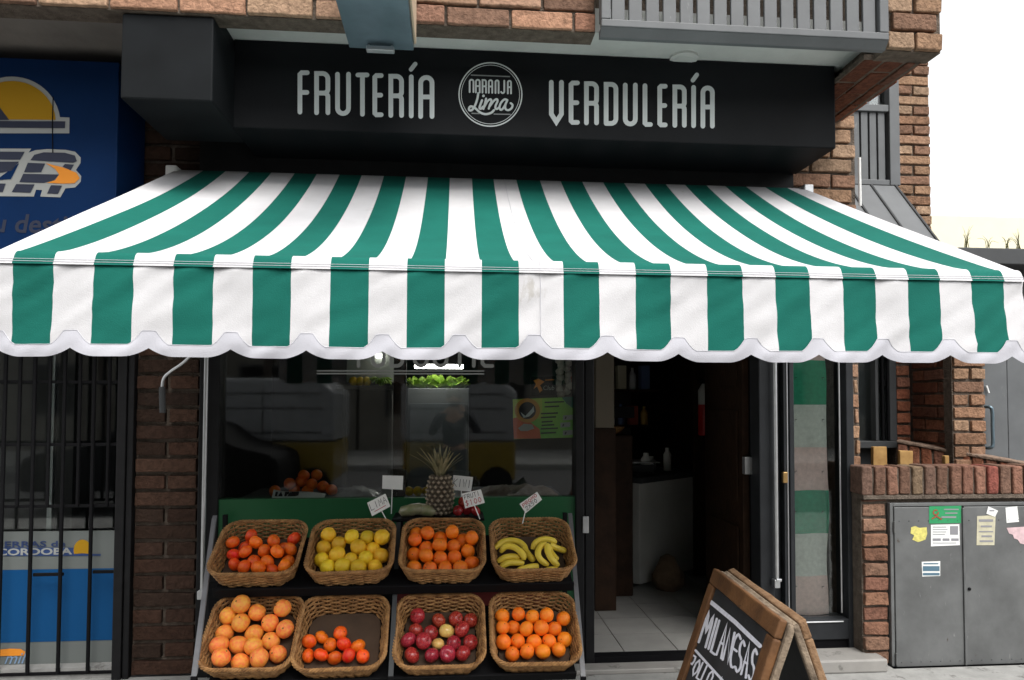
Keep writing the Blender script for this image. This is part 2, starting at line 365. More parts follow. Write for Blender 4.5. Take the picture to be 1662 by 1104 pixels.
# shop front frames
gx0, gx1 = PX(360, .0), PX(932, .0)
dx0, dx1 = PX(963, 0), PX(1226, 0)
sx0, sx1 = PX(1281, 0), PX(1366, 0)
za = PZ(809, -.03, 640)
zfl = .06
wf = thing  # noqa
fr = MB()
fr.bbox(xl1 + .01, gx0, -.04, .09, -.04, 2.56, .006)
fr.bbox(gx1, PX(946, 0), -.05, .09, -.04, 2.56, .006); fr.bbox(PX(948, 0), dx0, -.03, .08, -.04, 2.56, .006)
fr.bbox(gx0, gx1, -.03, .06, 2.40, 2.56, .006)
win = fr.build('window_frame', M['dark'], bld)
b = MB(); b.box(gx0, gx1, .018, .024, za - .02, 2.42); b.build('glass_pane', M['glass'], win)
b = MB(); mx = PX(649, .06); b.bbox(mx - .036, mx + .036, .04, .10, za, 2.42, .004); b.build('mullion', M['inbrown'], win)
b = MB(); b.bbox(PX(945, -.05), PX(955, -.05), -.062, -.051, PZ(865, -.05, 950), PZ(838, -.05, 950), .003); b.build('latch_plate', M['alu'], win)
b = MB(); b.box(gx0, gx1, -.024, .03, .02, za); b.build('apron_panel', mat('apron_green', (.0, .085, .022), .5, var=.06, scale=3), bld)
# door frame, open wooden leaf, threshold
df = MB(); df.bbox(dx1, PX(1249, 0), -.05, .09, -.04, 2.56, .006); df.bbox(PX(1264, 0), PX(1272, 0), -.06, .06, -.04, 2.56, .004); df.bbox(PX(1273.5, 0), sx0, -.06, .09, -.04, 2.56, .004)
df.bbox(PX(1249, 0), PX(1264, 0), -.01, .08, -.04, 2.56, .004)
df.bbox(dx0, dx1, -.03, .06, 2.30, 2.56, .006)
dfo = df.build('door_frame', M['frame'], bld)
b = MB(); b.tube([(PX(1278, -.07), -.063, .2), (PX(1278, -.07), -.063, 2.4)], .004); b.build('edge_strip', M['alu'], dfo)
b = MB(); b.bbox(PX(1268, -.07), PX(1276, -.07), -.085, -.06, PZ(784, -.07, 1270), PZ(766, -.07, 1270), .005); b.build('padlock', mat('brass', (.4, .25, .1), .4, metal=.8), dfo)
b = MB(); b.box(dx1 - .04, dx1 - .0, .1, .75, .01, 2.3)
for k in range(3): b.bbox(dx1 - .052, dx1 - .041, .16, .69, .15 + k * .72, .72 + k * .72, .008)
dl = b.build('door_leaf', M['inbrown'], bld)
b = MB(); b.bbox(dx1 - .045, dx1 + .004, .055, .098, PZ(770, .06, 1220), PZ(742, .06, 1220), .003); b.build('hinge_plate', M['alu'], dl)
b = MB(); b.box(dx0, dx1, -.02, .05, -.04, .008); b.build('threshold', M['black'], bld)
# narrow side window
sf = MB(); sf.bbox(sx1, PX(1378, 0), -.05, .09, -.04, 2.56, .005); sf.bbox(sx0, sx1, -.05, .09, .08, PZ(1006, -.05, 1330), .005); sf.bbox(sx0, sx1, -.03, .06, 2.35, 2.56, .005)
MB().box(sx0, sx1, -.03, .08, -.04, .079).build('kick_panel', M['black'], bld)
swf = sf.build('side_window_frame', M['frame'], bld)
b = MB(); b.tube([(PX(1362, -.055), -.054, .24), (PX(1362, -.055), -.054, 2.4)], .005); b.tube([(PX(1281, -.055), -.054, PZ(1010, -.055, 1320)), (PX(1364, -.055), -.054, PZ(1010, -.055, 1320))], .005); b.build('edge_strip', M['alu'], swf)
b = MB(); b.box(sx0, sx1, .018, .024, .2, 2.38); b.build('glass_pane', M['glass'], swf)
b = MB(); b.box(sx0 - .02, sx1 + .03, .30, .33, -.04, 2.6); b.build('side_window_lining', M['dark'], bld)
b = MB(); b.bbox(sx0 - .08, xr0 + .06, -.26, -.051, -.04, PZ(1066, -.2, 1360), .01); b.build('side_step', M['marble'], bld)
b = MB(); b.bbox(gx1 - .02, dx1 + .1, -.17, -.061, -.04, -.012, .006); b.build('door_step', M['marble'], bld)

# ---------------------------------------------------------------- balcony railing
yb = -.93
rl = thing('balcony_railing', 'grey metal balcony railing of flat vertical slats at the top beside the brick corner', 'railing', (PX(1200, yb, 40), yb, 3.1))
x0, x1 = PX(974, yb, 40), PX(1437, yb, 60)
zt, z2, z3 = PZ(30, yb, 1000) - .02, PZ(42, yb, 1000) - .02, PZ(54, yb, 1000) - .02
b = MB(); b.bbox(x0, x1, yb - .03, yb, z2, zt, .004)
b.prism([(x0, yb - .026, z2 - .001), (x0, yb + .03, z2 - .001), (x0, yb + .03, z3), (x0, yb + .005, z3)], (x1 - x0, 0, 0))
b.build('bottom_rail', M['grey'], rl)
px = 987.0; step = 28.2
xs = x0 + .045; pitch = (x1 - x0 - .09) / 16
for k in range(16):
    b = MB(); b.bbox(xs + k * pitch + .008, xs + (k + 1) * pitch - .012, yb - .012, yb + .004, zt + .001, 4.2, .003); b.build('slat', M['grey'], rl)
for xx in (x0, x1 - .045):
    b = MB(); b.bbox(xx, xx + .045, yb - .03, yb + .03, zt + .001, 4.25, .004); b.build('post', M['grey'], rl)
# recessed spot in the soffit
c = P(1110, 93, Z=SZ)
t = thing('ceiling_spotlight', 'round recessed lamp in the plaster soffit above the black shop sign', 'lamp', c)
b = MB(); b.lathe([(.075, SZ), (.075, SZ - .012), (.055, SZ - .016)], 24, 0, Matrix.Translation((c.x, c.y, 0))); b.build('ring', M['soffit'], t, smooth=True, auto=40)
b = MB(); b.lathe([(.054, SZ - .005), (.054, SZ - .017)], 24, 0, Matrix.Translation((c.x, c.y, 0))); b.build('lens', M['soffit'], t)

# ---------------------------------------------------------------- projecting sign case at top, and its small lamp
zq = 3.08
a_, b_ = P(567, 78, Z=zq), P(671, 78, Z=zq)
ps = thing('projecting_sign', 'blue-grey metal sign case jutting out from the brick band, seen from beneath', 'sign', ((a_.x + b_.x) / 2, a_.y, zq))
yq = a_.y
b = MB(); b.bbox(a_.x, b_.x, yq - .62, yq, zq, zq + .5, .004); b.build('case', M['zinc'], ps)
b = MB(); b.bbox(b_.x + .001, b_.x + .012, yq - .60, yq - .02, zq + .02, zq + .48, .003); b.build('side_panel', mat('pale_panel', (.55, .42, .3), .5), ps)
b = MB(); b.bbox(a_.x + .1, a_.x + .25, yq + .001, SZ - 3.5 + yq + .4, zq + .2, zq + .3, .003); b.build('wall_bracket', M['dark'], ps)
c0, c1 = P(595, 84, Z=zq - .03), P(640, 84, Z=zq - .03)
b = MB(); b.bbox(c0.x, c1.x, c0.y - .025, c0.y + .01, zq - .032, zq - .012, .004)
for xx in (c0.x + .006, c1.x - .016): b.box(xx, xx + .008, c0.y - .01, c0.y, zq - .013, zq - .0005)
b.build('lamp_bar', M['alu'], ps)

# ---------------------------------------------------------------- sheet-metal box beam
yq = -.86
bx0, bx1 = PX(191, yq, 100), PX(342, yq, 100); zq = PZ(158, yq, 270)
t = thing('metal_box', 'plain dark grey sheet-metal box hanging under the soffit next to the shop sign', 'box', ((bx0 + bx1) / 2, -.6, zq))
b = MB(); b.bbox(bx0, bx1, yq + .03, -.30, zq, zb - .004, .008); b.box(bx0 + .01, bx1 - .01, yq + .13, -.31, zb - .005, SZ - .002); b.build('shell', M['boxgrey'], t)

# ---------------------------------------------------------------- fascia sign
ys = -.51
fx0, fx1 = PX(378, ys, 140), PX(1356, ys, 180); fz1 = SZ - .002; fz0 = PZ(224, ys, 867)
fs = thing('shop_sign', 'long black shop sign lettered in grey with a round emblem above the striped awning', 'sign', ((fx0 + fx1) / 2, ys, fz0))
b = MB(); b.bbox(fx0, fx1, ys, -.065, fz0, fz1, .006); b.build('sign_board', M['sign'], fs)
NL = [0]
def ribbon(mb, pts, w, to3, closed=False, mi=0, lift=.00025):
    """a flat stroke of width w with round ends; pts in 2D, to3(x, y, k) places it, k rising per stroke"""
    pts = [Vector((p[0], p[1])) for p in pts]
    q = [pts[0]]
    for p in pts[1:]:
        if (p - q[-1]).length > 1e-6: q.append(p)
    if closed and (q[0] - q[-1]).length < 1e-6: q.pop()
    pts = q; n = len(pts); k = NL[0] * lift; NL[0] = (NL[0] + 1) % 9; L, Rr = [], []
    for i in range(n):
        a = pts[i - 1] if (i > 0 or closed) else None; c = pts[(i + 1) % n] if (i < n - 1 or closed) else None; p = pts[i]
        d1 = (p - a).normalized() if a is not None else None; d2 = (c - p).normalized() if c is not None else None
        d = ((d1 or d2) + (d2 or d1));  d = d.normalized() if d.length > 1e-6 else (d1 or d2)
        nn = Vector((-d.y, d.x)); s = 1
        if d1 is not None and d2 is not None: s = 1 / max(.5, nn.dot(Vector((-d1.y, d1.x))))
        L.append(p + nn * w / 2 * s); Rr.append(p - nn * w / 2 * s)
    vs = []; fs_ = []
    for i in range(n): vs += [to3(L[i].x, L[i].y, k + i * 1.5e-5), to3(Rr[i].x, Rr[i].y, k + i * 1.5e-5)]
    for i in range(n if closed else n - 1):
        j = (i + 1) % n; fs_.append((2 * i, 2 * i + 1, 2 * j + 1, 2 * j))
    if not closed:
        for end in (0, n - 1):
            d = (pts[0] - pts[1]) if end == 0 else (pts[-1] - pts[-2]); d.normalize(); b0 = len(vs)
            side = L[end] - pts[end] if end else Rr[end] - pts[end]
            for j in range(1, 6):
                a = math.pi * j / 6; e = side * -math.cos(a) * -1 + d * math.sin(a) * w / 2
                p = pts[end] + e; vs.append(to3(p.x, p.y, k + end * 1.5e-5))
            ring = ([2 * end + (0 if end else 1)] + list(range(b0, b0 + 5)) + [2 * end + (1 if end else 0)])
            fs_.append(ring)
    mb.add(vs, fs_, mi)
def arc(cx, cy, rx, ry, a0, a1, n=10):
    return [(cx + rx * math.cos(R(a0 + (a1 - a0) * i / n)), cy + ry * math.sin(R(a0 + (a1 - a0) * i / n))) for i in range(n + 1)]
def glyph(ch, x0, x1, y0, y1, t):
    """condensed rounded capitals, image axes (y0 top, y1 bottom)"""
    x0 += t / 2; x1 -= t / 2; y0 += t / 2; y1 -= t / 2; r = (x1 - x0) / 2; xm = (x0 + x1) / 2; ym = y0 + (y1 - y0) * .5
    q = min(r * .5, (y1 - y0) * .1)
    if ch == 'F': return [[(x1, y0), (x0 + q, y0), (x0, y0 + q), (x0, y1)], [(x0, ym), (x1 - r * .1, ym)]]
    if ch == 'E': return [[(x1, y0), (x0 + q, y0), (x0, y0 + q), (x0, y1 - q), (x0 + q, y1), (x1, y1)], [(x0, ym), (x1 - r * .15, ym)]]
    if ch == 'T': return [[(x0, y0), (x1, y0)], [(xm, y0), (xm, y1)]]
    if ch == 'L': return [[(x0, y0), (x0, y1 - q), (x0 + q, y1), (x1, y1)]]
    if ch == 'I': return [[(xm, y0), (xm, y1)]]
    if ch == 'U': return [[(x0, y0)] + arc(xm, y1 - r, r, r, 180, 0) + [(x1, y0)]]
    if ch in 'AN': return [[(x0, y1)] + arc(xm, y0 + r, r, r, 180, 360) + [(x1, y1)]] + ([[(x0, ym), (x1, ym)]] if ch == 'A' else [])
    if ch == 'R': return [[(x0, y1), (x0, y0)] + arc(x1 - r, y0 + r, r, r, -90, 0)[0:] + arc(x1 - r * .7, ym - r * .7, r * .7, r * .7, 0, 90) + [(x0, ym)], [(x0 + r, ym)] + arc(x1 - r * .7, ym + r * .7, r * .7, r * .7, -90, 0) + [(x1, y1)]]
    if ch == 'D': return [[(x0, y1), (x0, y0)] + arc(x1 - r, y0 + r, r, r, -90, 0) + arc(x1 - r, y1 - r, r, r, 0, 90) + [(x0, y1)]]
    if ch == 'V': return [[(x0, y0), (x0, y1 - (y1 - y0) * .2), (xm, y1), (x1, y1 - (y1 - y0) * .2), (x1, y0)]]
    if ch == 'J': return [[(x1, y0)] + arc(xm, y1 - r, r, r, 0, 165)]
    if ch == 'O': return [arc(xm, y0 + r, r, r, 180, 360) + arc(xm, y1 - r, r, r, 0, 180) + [(x0, y0 + r)]]
    if ch == 'C': return [[(x1, y0 + r * 1.5)] + arc(xm, y0 + r, r, r, 0, -180) + arc(xm, y1 - r, r, r, 180, 0) + [(x1, y1 - r * 1.5)]]
    return []
def on_sign(x, y, k): return P(x, y, Y=ys - .002 - k)
W1 = [('F', 483, 502.5), ('R', 510, 536), ('U', 544, 569.5), ('T', 577, 599.5), ('E', 604.5, 622.5), ('R', 630.5, 655.5), ('I', 663.5, 671.5), ('A', 679, 705)]
W2 = [('V', 891, 915), ('E', 923, 941), ('R', 948, 972), ('D', 980, 1003.5), ('U', 1011, 1035), ('L', 1043, 1059.5), ('E', 1067, 1083.5), ('R', 1091.5, 1114.5), ('I', 1122.5, 1129), ('A', 1137, 1160)]
for word, (xa, ta, ba), (xb, tb, bb), acc in ((W1, (483, 114, 185.5), (705, 122.5, 193.5), [(667, 113), (674, 104)]), (W2, (891, 129.5, 201.5), (1160, 139.5, 209), [(1124.5, 130.5), (1131, 121.5)])):
    b = MB()
    for ch, u0, u1 in word:
        f = ((u0 + u1) / 2 - xa) / (xb - xa)
        for st in glyph(ch, u0, u1, ta + (tb - ta) * f, ba + (bb - ba) * f, 7.6): ribbon(b, st, 7.6, on_sign)
    ribbon(b, acc, 7.0, on_sign)
    b.build('lettering', M['signtxt'], fs)
b = MB(); ex, ey = 796, 153.5
for rr, ww in ((51, 2.0), (47.3, .9)): ribbon(b, arc(ex, ey, rr, rr * 1.01, 0, 354, 59), ww, on_sign, closed=True)
for p in ([(765, 122), (827, 124.5)], [(766, 184), (778, 184.5)], [(802, 185.3), (828, 185.8)]): ribbon(b, p, 2, on_sign, mi=1)
sc = 9.2; E_ = lambda x, y: (740 + x / sc, 95 + y / sc)
for ch, u0, u1, y0, y1 in (('N', 192, 275, 305, 515), ('A', 285, 368, 307, 520), ('R', 384, 462, 310, 523), ('A', 478, 555, 313, 526), ('N', 578, 650, 316, 529), ('J', 662, 735, 320, 530), ('A', 762, 835, 323, 535)):
    a = E_(u0, y0); c = E_(u1, y1)
    for st in glyph(ch, a[0], c[0], a[1], c[1], 2.8): ribbon(b, st, 2.8, on_sign)
for st, ww in (([(333, 520), (320, 600), (290, 690), (245, 765), (205, 775), (195, 745), (225, 715), (290, 745), (360, 805), (440, 832), (525, 812), (568, 772)], 3.6), ([(390, 625), (365, 690), (352, 738), (372, 752), (405, 720)], 3.6), ([(410, 560), (412, 558)], 4.2),
               ([(450, 600), (432, 680), (410, 755)], 3.4), ([(425, 720), (470, 640), (515, 610), (530, 640), (505, 700), (490, 750)], 3.4), ([(505, 715), (560, 640), (605, 608), (622, 635), (595, 700), (590, 742), (612, 755), (640, 735)], 3.4),
               ([(768, 622), (725, 612), (675, 660), (650, 730), (672, 768), (715, 730), (765, 630)], 3.4), ([(768, 622), (738, 700), (742, 755), (785, 772), (832, 740), (845, 695), (818, 668)], 3.4)):
    ribbon(b, [E_(p.x, p.y) for p in smooth_line([(x, y, 0) for x, y in st], 5)], ww, on_sign)
b.build('emblem', [M['signtxt'], M['signdim']], fs)
# ---------------------------------------------------------------- awning
YB, YT = -1.80, -.10
ztop = P(830, 423, Y=YB).z; rb = .030; zseam = PZ(443, YB - .03, 830); zbot = PZ(585, YB - .03, 830)
zwall = PZ(291, YT, 800)
TOP = [286, 329.5, 365.6, 404, 440, 478, 514, 551, 587, 623, 659, 694.5, 730, 766, 801, 838, 876.5, 910, 945, 979, 1013, 1046.5, 1080.5, 1112, 1146.7, 1177, 1211, 1242, 1277.7, 1303]
BOT = [-14, 22, 88, 154, 218, 283, 347, 411, 473, 537, 599, 661, 722, 782, 842, 914, 972, 1031, 1088, 1147, 1204, 1257, 1312, 1366, 1420, 1472, 1523, 1575, 1627, 1659]
TX = [PX(p, YT, 293) for p in TOP]; BX = [PX(p, YB - rb, 440) for p in BOT]
aw = thing('awning', 'green and white striped fabric awning with scalloped valance over the fruit stand', 'awning', ((BX[0] + BX[-1]) / 2, YT, zwall))
W_ = BX[-1] - BX[0]
prof = []                          # (y, z, t) rows down the canopy, then round the bar
NTR = 30
for i in range(NTR + 1):
    t = i / NTR; prof.append((YT + (YB - YT) * t, zwall + (ztop - zwall) * t, t))
for a in range(1, 7):
    an = R(a * 11.25); prof.append((YB - rb * math.sin(an), ztop - rb + rb * math.cos(an), 1 + a * .01))
_y, _z = prof[-1][:2]
for f in (.25, .5, .75, 1): prof.append((_y + (YB - .040 - _y) * f, _z + (zseam - _z) * f, 1.1 + f * .1))
b = MB(); SUB = 5; seam_mb = MB()
def canopy_pt(si, f, row):
    y, z, t = row; tt = min(t, 1)
    # cloth stretched between the roller and the bar: taut at its edges, sagging between
    x = (TX[si] + (TX[si + 1] - TX[si]) * f) * (1 - tt) + (BX[si] + (BX[si + 1] - BX[si]) * f) * tt
    u = (x - (TX[0] * (1 - tt) + BX[0] * tt)) / ((TX[-1] - TX[0]) * (1 - tt) + W_ * tt)
    e = max(0, 1 - abs(2 * u - 1) ** 5)
    if t <= 1:
        z -= .092 * e * 4 * t * (1 - t) ** .8 * .92
        z += .0045 * noise.noise(Vector((x * 3.1, t * 2.2, 3))) * math.sin(math.pi * t) + .003 * math.sin(x * 21 + 2 * math.sin(x * 5)) * max(0, t - .72) * 2.6 * (1 - t) * 3
        y += 0
    else:
        y += .0016 * noise.noise(Vector((x * 22, 0, 1))) * (1 if t > 1.1 else .4)
    return Vector((x, y, z))
ncol = 29 * SUB + 1
for r_ in prof:
    for c in range(ncol):
        si = min(c // SUB, 28); b.v.append(canopy_pt(si, (c - si * SUB) / SUB, r_))
for i in range(len(prof) - 1):
    for c in range(ncol - 1):
        b.f.append([i * ncol + c, i * ncol + c + 1, (i + 1) * ncol + c + 1, (i + 1) * ncol + c]); b.m.append((c // SUB) % 2); b.t.append((1, 1, 1))
can = b.build('canopy', [M['white'], M['green']], aw, smooth=True)
b = MB()
for zz in (.0085, .0165):
    b.tube([(x, YB - .040 + zz * .38 - .0014 + .0016 * noise.noise(Vector((x * 22, 0, 1))), zseam + zz) for x in [BX[0] + W_ * i / 160 for i in range(161)]], .0008, 4)
b.build('stitching', M['seam'], can)
# valance with its scalloped lower edge
CUSP = [-135, -8, 118, 243, 375, 498.6, 621, 745, 866, 983.6, 1100, 1216, 1323, 1430, 1534.5, 1634, 1735]
CXs = [PX(p, YB - rb, 580) for p in CUSP]
def scallop(x):
    for i in range(len(CXs) - 1):
        if CXs[i] <= x <= CXs[i + 1]:
            d = min(x - CXs[i], CXs[i + 1] - x); return d
    return .1
def z_low(x):
    d = scallop(x); return zbot + (.027 * (1 - d / .075) ** 1.8 if d < .075 else 0) + .002 * math.sin(x * 5)
def z_trim(x):
    d = scallop(x); s = d + .006
    return zbot + .038 + (.044 if d < .020 else .044 * max(0, (1 - (d - .020) / .042)) ** 1.5 if d < .062 else 0) + .002 * math.sin(x * 5)
def val_y(x, f):
    """cloth hanging free: soft vertical folds growing downwards"""
    return YB - rb - .003 + f * (.010 * math.sin(x * 8.6 + 1.3) + .009 * noise.noise(Vector((x * 7 + f * 2, f * 1.5, 0)))) + .008 * noise.noise(Vector((x * 14 + f * 5, f * 3.2, 5))) - .006 * f
xsv = set()
for i in range(29):
    for k in range(10): xsv.add(round(BX[i] + (BX[i + 1] - BX[i]) * k / 10, 5))
bset = [round(x, 5) for x in BX]; xsv.add(bset[-1])
for c in [c_ + e_ for c_ in CXs for e_ in (-.060, -.04, -.021, -.010, 0, .010, .0205, .04, .060)]:
    if BX[0] < c < BX[-1]: xsv.add(round(c, 5))
xsv = sorted(xsv); NR = 14; b = MB()
def lean(x, f): return .010 * f * max(0, (x - .3)) / 2.2
for k in range(NR + 1):
    for x in xsv:
        g = k / NR; z = zseam + .003 + (z_low(x) + .004 - zseam) * g; f = min(1, (zseam - z) / (zseam - zbot)); b.v.append(Vector((x + lean(x, f), val_y(x, f), z)))
n = len(xsv)
for i in range(n - 1):
    xm = (xsv[i] + xsv[i + 1]) / 2; si = max(j for j in range(29) if BX[j] <= xm + 1e-6)
    for k in range(NR):
        b.f.append([k * n + i, k * n + i + 1, (k + 1) * n + i + 1, (k + 1) * n + i]); b.m.append(si % 2); b.t.append((1, 1, 1))
va = b.build('valance', [M['white'], M['green']], aw, smooth=True)
md = va.modifiers.new('thickness', 'SOLIDIFY'); md.thickness = .0015; md.offset = -1
b = MB(); sm = MB(); top = []
for k in range(5):
    for x in xsv:
        g = k / 4; z = z_low(x) + (z_trim(x) - z_low(x)) * g; f = (zseam - z) / (zseam - zbot)
        b.v.append(Vector((x + lean(x, f), val_y(x, min(f, 1)) - .0022 - .0018 * math.sin(math.pi * g), z)))
        if k == 4: top.append(b.v[-1] + Vector((0, -.0006, 0)))
for i in range(n - 1):
    for k in range(4): b.f.append([k * n + i, k * n + i + 1, (k + 1) * n + i + 1, (k + 1) * n + i]); b.m.append(0); b.t.append((1, 1, 1))
tr = b.build('scalloped_trim', M['trim'], va, smooth=True)
b = MB(); b.tube(top, .0011, 4); b.build('stitching', M['seam'], tr)
# the seam where two widths of cloth meet
xj = PX(877, YB - rb, 520)
b = MB(); b.tube([(xj, val_y(xj, f) - .0022, zseam + (z_trim(xj) - zseam) * f) for f in [i / 12 for i in range(13)]], .0009, 4); b.build('panel_seam', M['seam'], va)
b = MB(); b.tube([canopy_pt(14 if True else 0, .48, r_) + Vector((0, -.0006, .0012)) for r_ in prof[:-1]], .0011, 4); b.build('panel_seam', M['seam'], can)
# bar, roller, brackets, arms
b = MB(); b.tube([(BX[0] + .01, YB, ztop - rb - .001), (BX[-1] - .006, YB, ztop - rb - .001)], .026, 14); b.build('front_bar', M['alu'], aw, smooth=True, auto=40)
b = MB(); b.tube([(TX[0] + .01, YT + .03, zwall - .035), (TX[-1] - .01, YT + .03, zwall - .035)], .034, 14); b.build('roller', M['alu'], aw, smooth=True, auto=40)
for xx, s in ((TX[0] - .012, 1), (TX[-1] + .012, -1)):
    b = MB(); b.bbox(xx - .03, xx + .03, YT - .05, YT + .09, zwall - .075, zwall + .012, .008); b.build('wall_bracket', M['paper'] if s == 1 else M['alu'], aw)
for xx in (PX(331, -.09, 780), PX(1258, -.075, 780)):
    zb_ = PZ(948, -.08, 800)
    b = MB(); b.tube([(xx, -.085, zb_), (xx, -.085, zwall - .07)], .0125, 10); st = b.build('side_tube', M['alu'], aw, smooth=True, auto=40)
    b = MB(); b.bbox(xx - .022, xx + .012, -.105, -.06, zb_ - .05, zb_ - .002, .004); b.bbox(xx - .012, xx + .02, -.11, -.09, zb_ - .012, zb_ + .004, .003); b.build('foot_bracket', M['alu'], st)
    b = MB(); b.tube([(xx, -.085, zwall - .45), ((BX[0] + .05) if xx < 0 else (BX[-1] - .05), YB + .04, ztop - .05)], .013, 10); b.build('arm', M['alu'], aw, smooth=True, auto=40)
q = [P(px, py, Y=-.2) for px, py in ((312, 575), (296, 590), (277, 603), (266, 614), (263, 630), (262, 642))]
b = MB(); b.tube(smooth_line(q, 4), .008, 8); ck = b.build('crank', M['alu'], aw, smooth=True, auto=40)
b = MB(); b.tube([P(263, 628, Y=-.2), P(264, 670, Y=-.2)], .0165, 10); b.build('grip', M['greyd'], ck, smooth=True, auto=40)

# ---------------------------------------------------------------- the neighbour's side: lit-box sign, grille, poster, window
ys2 = -.36
M['blue'] = mat('sign_blue', (.002, .020, .078), .55, var=.12, scale=2, spec=.12)
M['yellow'] = mat('sign_yellow', (.40, .22, .012), .6, spec=.15); M['orange_p'] = mat('sign_orange', (.75, .26, .02), .5); M['signwhite'] = mat('sign_white', (.34, .35, .34), .6, spec=.15); M['navy'] = mat('sign_navy', (.02, .025, .05), .5)
M['postgrey'] = mat('poster_white', (.15, .165, .16), .6, spec=.15)
M['midblue'] = mat('poster_blue', (.005, .065, .19), .6, spec=.15, var=.05, scale=2)
bs = thing('blue_sign', 'big blue shop sign showing a yellow half sun and bold outlined letters', 'sign', (-2.4, ys2, 2.3))
b = MB(); b.bbox(-4.1, PX(190, ys2, 250), ys2, -.03, 2.05, PZ(97, ys2, 100), .006); b.build('sign_board', M['blue'], bs)
def poly_px(mb, pts, Y, lift, mi): mb.add([P(px, py, Y=Y - lift) for px, py in pts], [tuple(range(len(pts)))], mi)
Z6 = lambda x, y: (x / 3.245, 80 + y / 3.245)
def zz(pts): return [Z6(*p) for p in pts]
b = MB()
poly_px(b, zz([(-330, 443), (365, 443), (366, 360), (318, 358)] + arc(62, 392, 256, 248, -8, -172, 24)[0:] + [(-330, 358)]), ys2, .002, 0)
poly_px(b, zz([(46, 370), (292, 372)] + arc(62, 385, 232, 218, -4, -140, 20) + [(-110, 250), (0, 310)]), ys2, .004, 1)
poly_px(b, zz([(-300, 376), (344, 380), (342, 416), (-300, 410)]), ys2, .005, 2)
poly_px(b, zz([(-110, 250), (0, 308), (48, 372), (-110, 374)]), ys2, .0055, 2)
b.build('sun_emblem', [M['signwhite'], M['yellow'], M['navy']], bs)
b = MB()
poly_px(b, zz([(-240, 522), (165, 524), (150, 545), (185, 532), (250, 526), (345, 530), (395, 540), (425, 570), (424, 600), (400, 636), (428, 668), (425, 698), (396, 728), (345, 733), (318, 780), (212, 776), (222, 742), (190, 740), (178, 776), (-240, 772)]), ys2, .002, 0)
for pts, m_ in (([(-220, 538), (130, 540), (106, 582), (-220, 578)], 1), ([(160, 585), (180, 556), (230, 543), (340, 545), (395, 560), (405, 590), (385, 598)], 1), ([(-220, 592), (100, 592), (62, 640), (-220, 690)], 1), ([(8, 668), (100, 600), (58, 684), (-20, 690)], 2),
                ([(146, 598), (238, 602), (216, 648), (126, 648)], 1), ([(122, 656), (310, 660), (285, 690), (230, 704), (102, 700)], 1), ([(342, 604), (390, 608), (372, 638), (330, 618)], 1),
                ([(240, 600), (330, 622), (402, 650), (420, 680), (392, 706), (330, 708), (246, 704), (290, 690), (312, 660), (290, 630)], 3), ([(-220, 704), (30, 708), (14, 752), (-220, 750)], 1), ([(85, 710), (182, 712), (160, 756), (62, 752)], 1), ([(268, 716), (326, 718), (305, 762), (248, 760)], 1)):
    poly_px(b, zz(pts), ys2, .0045, m_)
b.build('lettering', [M['signwhite'], M['navy'], M['blue'], M['orange_p']], bs)
def text_mesh(txt, size, bold=0, shear=0, spacing=1.0, width=1.0):
    """outline of built-in lettering as (points, faces), width of text normalised to start at 0"""
    cu = bpy.data.curves.new('t', 'FONT'); cu.body = txt; cu.size = size; cu.offset = bold; cu.shear = shear; cu.space_character = spacing; cu.resolution_u = 3
    o = bpy.data.objects.new('t', cu); COL.objects.link(o); dg = bpy.context.evaluated_depsgraph_get(); me = bpy.data.meshes.new_from_object(o.evaluated_get(dg))
    vs = [(v.co.x * width, v.co.y) for v in me.vertices]; fs_ = [tuple(p.vertices) for p in me.polygons]
    bpy.data.objects.remove(o); bpy.data.curves.remove(cu); bpy.data.meshes.remove(me)
    return vs, fs_
def text_on(mb, txt, o, u, v, height, width=None, bold=.0, shear=0, mi=0, lift=None, nrm=NF):
    """writes txt at o, along u, upright along v; fitted to width when given"""
    vs, fs_ = text_mesh(txt, 1.0, bold, shear)
    x0 = min(p[0] for p in vs); x1 = max(p[0] for p in vs); y0 = min(p[1] for p in vs); y1 = max(p[1] for p in vs)
    kx = (width / (x1 - x0)) if width else height / (y1 - y0); ky = height / (y1 - y0)
    mb.add([Vector(o) + Vector(u) * ((p[0] - x0) * kx) + Vector(v) * ((p[1] - y0) * ky) + nrm * (lift or .001) for p in vs], fs_, mi)
b = MB(); a = P(*Z6(-340, 950), Y=ys2 - .002); c = P(*Z6(330, 950), Y=ys2 - .002)
text_on(b, 'a tu destino', P(*Z6(-190, 962), Y=ys2), XA, ZA, PZ(Z6(0, 862)[1], ys2, 40) - PZ(Z6(0, 962)[1], ys2, 40), PX(Z6(500, 0)[0], ys2, 360) - PX(Z6(-190, 0)[0], ys2, 360), .02, .15, lift=.002)
b.build('lettering', M['navy'], bs)
b = MB(); b.tube([P(*Z6(280, 250), Y=ys2 - .006), P(*Z6(276, 400), Y=ys2 - .006), P(*Z6(278, 545), Y=ys2 - .006)], .0025, 5); b.build('cable', M['black'], bs)
# wall, glazing, dark room behind
b = MB(); b.box(PX(190, 0), xl0, .03, .3, -.04, SZ); b.build('side_wall', M['black'], bld)
b = MB(); b.box(-4.2, PX(190, .3), .95, 1.0, -.04, SZ); b.build('inner_wall', mat('dim_wall', (.02, .019, .018), .8), bld)
b = MB(); b.box(-4.2, PX(190, 0), .12, .126, .0, 2.1); gp = b.build('glass_pane', M['glass'], bld)
b = MB(); b.box(-4.2, PX(192, 0), .0, .2, -.04, .02); b.build('window_sill', M['pave'], bld)
b = MB(); b.bbox(PX(80, .14), PX(88, .14), .14, .17, PZ(863, .14, 80), 2.1, .003); b.build('inner_mullion', M['alu'], bld)
